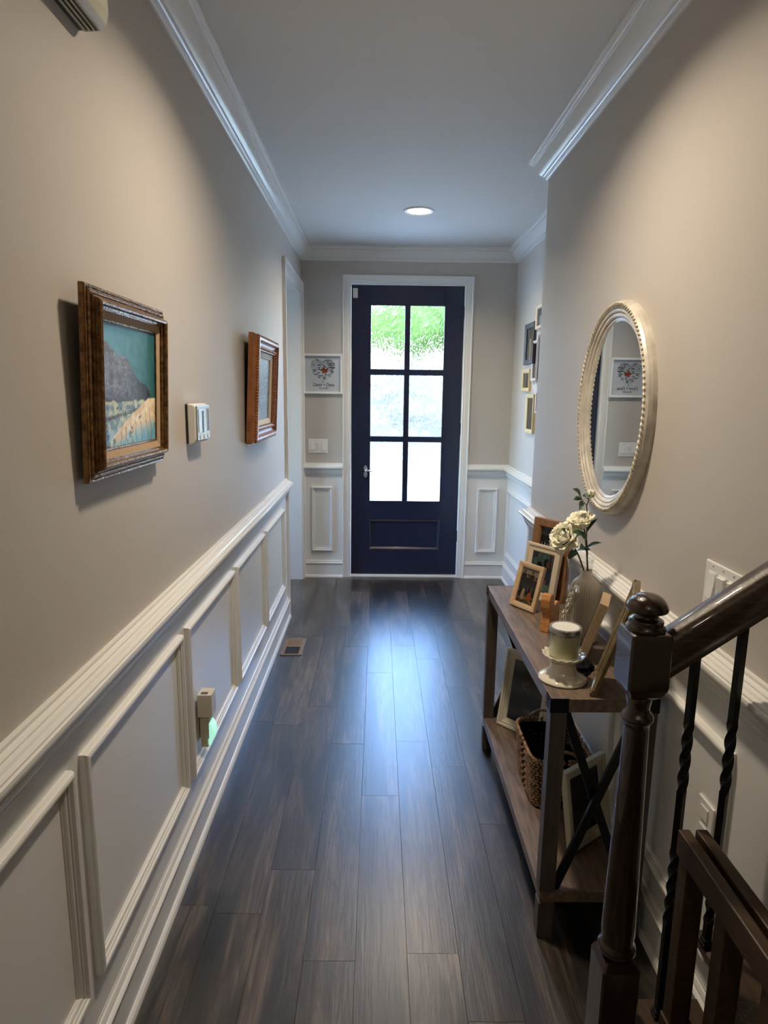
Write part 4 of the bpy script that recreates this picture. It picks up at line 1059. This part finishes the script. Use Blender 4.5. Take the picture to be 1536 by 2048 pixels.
# power strip glimpsed under the near end
T = thing('power_strip', 'pale power strip on the floor beyond the near end of the console', 'power strip', (.74, 1.90, 0), (0, 0, .25))
B('strip_body', (-.02, .02, -.10, .10, 0, .03), M['black'], T, bevel=.003)
B('socket', [(-.012, .012, y-.012, y+.012, .029, .032) for y in (-.06, -.02, .02, .06)], M['palegrey'], T)

# ---------------------------------------------------------------- stairs
def stairs():
    run, rise = .254, .19; nst = 6
    T = thing('staircase', 'dark stained staircase rising to the right behind the gate', 'staircase', (0, 0, 0))
    for k in range(nst):
        xa = (.60 if k == 0 else .742+run*(k-1)); z = rise*(k+1)
        xa2 = .742+run*k if k else .742
        xb = .742+run*k+.03
        bm = bmesh.new(); y1 = 1.285 if k == 0 else YS-.003
        # tread with rounded nosing
        pr = [(xa+.012, z-.028), (xa+.003, z-.024), (xa, z-.014), (xa+.003, z-.004), (xa+.012, z), (xb, z), (xb, z-.028)]
        extrude_poly(bm, [Vector((x, .225, q)) for x, q in pr], (0, y1-.225, 0))
        if k == 1: extrude_poly(bm, [Vector((min(x, XR-.005), y1, q)) for x, q in pr], (0, 1.285-y1, 0))
        o = mk('tread', bm, M['gate'], T, smooth='auto')
        B('riser', (xa+.028, xa+.046, .225, min(1.268, y1), z-rise if k else 0, z-.028), M['gate'], T)
        B('carpet_runner', [(xa-.006, xb, .34, 1.10, z, z+.008), (xa-.010, xa+.0, .34, 1.10, z-.03, z+.006), (xa+.018, xa+.028, .34, 1.10, z-rise, z-.028)], M['carpet'], o)
stairs()
def newel():
    cx_, cy_, hw = .550, 1.242, .042
    T = thing('newel_post', 'glossy dark stained newel post with a turned mushroom cap', 'newel post', (cx_, cy_, 0))
    def sq(bm, levels, ch=.010):
        rings = []
        for hwid, z in levels:
            c = min(ch, hwid*.3)
            pts = [(-hwid+c, -hwid), (hwid-c, -hwid), (hwid, -hwid+c), (hwid, hwid-c), (hwid-c, hwid), (-hwid+c, hwid), (-hwid, hwid-c), (-hwid, -hwid+c)]
            rings.append([bm.verts.new((x, y, z)) for x, y in pts])
        for a, b in zip(rings, rings[1:]): bridge(bm, a, b)
        bm.faces.new(rings[0]); bm.faces.new(rings[-1])
    bm = bmesh.new(); sq(bm, [(.026, .988), (.034, .996), (.0415, 1.012), (.042, 1.02), (.042, 1.122), (.039, 1.129), (.036, 1.131)], .004); mk('upper_block', bm, M['stain'], T)
    bm = bmesh.new(); lathe(bm, [(.001, 1.128), (.036, 1.128), (.039, 1.132), (.0385, 1.138), (.034, 1.142), (.033, 1.144), (.0345, 1.147), (.0335, 1.152), (.028, 1.155), (.0235, 1.159), (.0225, 1.163), (.0245, 1.167), (.031, 1.170), (.038, 1.171), (.041, 1.173), (.0415, 1.177), (.0395, 1.184), (.035, 1.192), (.028, 1.199), (.018, 1.204), (.009, 1.206), (.001, 1.2065)], 48); mk('turned_cap', bm, M['stain'], T, smooth=True)
    bm = bmesh.new(); lathe(bm, [(.024, .992), (.026, .985), (.025, .974), (.023, .962), (.0235, .952), (.029, .947), (.032, .941), (.032, .935), (.029, .929), (.025, .926), (.0255, .915), (.028, .80), (.0325, .60), (.036, .45), (.0365, .42), (.034, .40), (.036, .392), (.041, .385), (.041, .376), (.034, .368), (.034, .36)], 32)
    mk('turned_shaft', bm, M['stain'], T, smooth=True)
    bm = bmesh.new(); sq(bm, [(.042, 0), (.042, .345), (.034, .364)], .004); mk('base_block', bm, M['stain'], T)
newel()
def handrail():
    T = thing('handrail', 'dark stained stair handrail rising from the newel post to the right wall', 'handrail', (.592, 1.242, 1.078))
    L = XR-.592-.001; sl = .725
    half = [(.020, -.052), (.022, -.038), (.026, -.032), (.029, -.020), (.031, -.004), (.033, .010), (.033, .022), (.030, .034), (.023, .044), (.012, .050)]
    prof = half+[(-a, b) for a, b in half[::-1]]
    bm = bmesh.new(); extrude_poly(bm, [Vector((0, y, z)) for y, z in prof], (L, 0, L*sl)); rl = mk('rail', bm, M['rail'], T, smooth='auto'); rl.data.set_sharp_from_angle(angle=math.radians(50))
handrail()
def baluster(x, ztop, zbot, label):
    T = thing('iron_baluster', label, 'baluster', (x, 1.242, zbot), group='iron balusters under the handrail')
    bm = bmesh.new(); n = 110; Lh = ztop-zbot; hw = .0072; rings = []
    tw = [(.925, .76, 0.95), (.62, .44, 1.1)]
    for i in range(n+1):
        z = Lh*i/n; zz = zbot+z; ang = 0
        for a, b, turns in tw:
            if zz < b: ang += 0
            elif zz > a: ang += turns*2*PI
            else: ang += turns*2*PI*(zz-b)/(a-b)
        inside = any(b < zz < a for a, b, _ in tw); h2 = hw*(1.12 if inside else 1)
        rings.append([bm.verts.new((h2*1.414*math.cos(ang+PI/4+k*PI/2), h2*1.414*math.sin(ang+PI/4+k*PI/2), z)) for k in range(4)])
    for a, b in zip(rings, rings[1:]): bridge(bm, a, b)
    bm.faces.new(rings[0]); bm.faces.new(rings[-1]); mk('twisted_bar', bm, M['iron'], T)
    B('shoe', [(-.012, .012, -.012, .012, 0, .010), (-.010, .010, -.010, .010, .010, .020)], M['iron'], T, bevel=.002)
baluster(.660, 1.08, .19, 'black twisted iron baluster nearest the newel post')
baluster(.752, 1.15, .38, 'black twisted iron baluster nearest the right wall')
# stair gate: two sliding panels in dark wood
def gate():
    T = thing('stair_gate', 'dark wooden double-railed stair gate running toward the viewer beside the newel', 'stair gate', (.641, 1.205, .20))
    for k, (x0, x1, yo) in enumerate(((0, .025, 0), (.037, .062, 0.0))):
        B('top_rail', (x0, x1, -.80, yo, .445, .502), M['gate'], T, bevel=.003)
        B('bottom_rail', (x0+.002, x1-.002, -.80, yo, .012, .05), M['gate'], T, bevel=.003)
    for j in range(6):
        y = -.001-.150*j
        B('bar', (.008, .050, y-.036, y, .05, .445), M['gate'], T, bevel=.002)
gate()
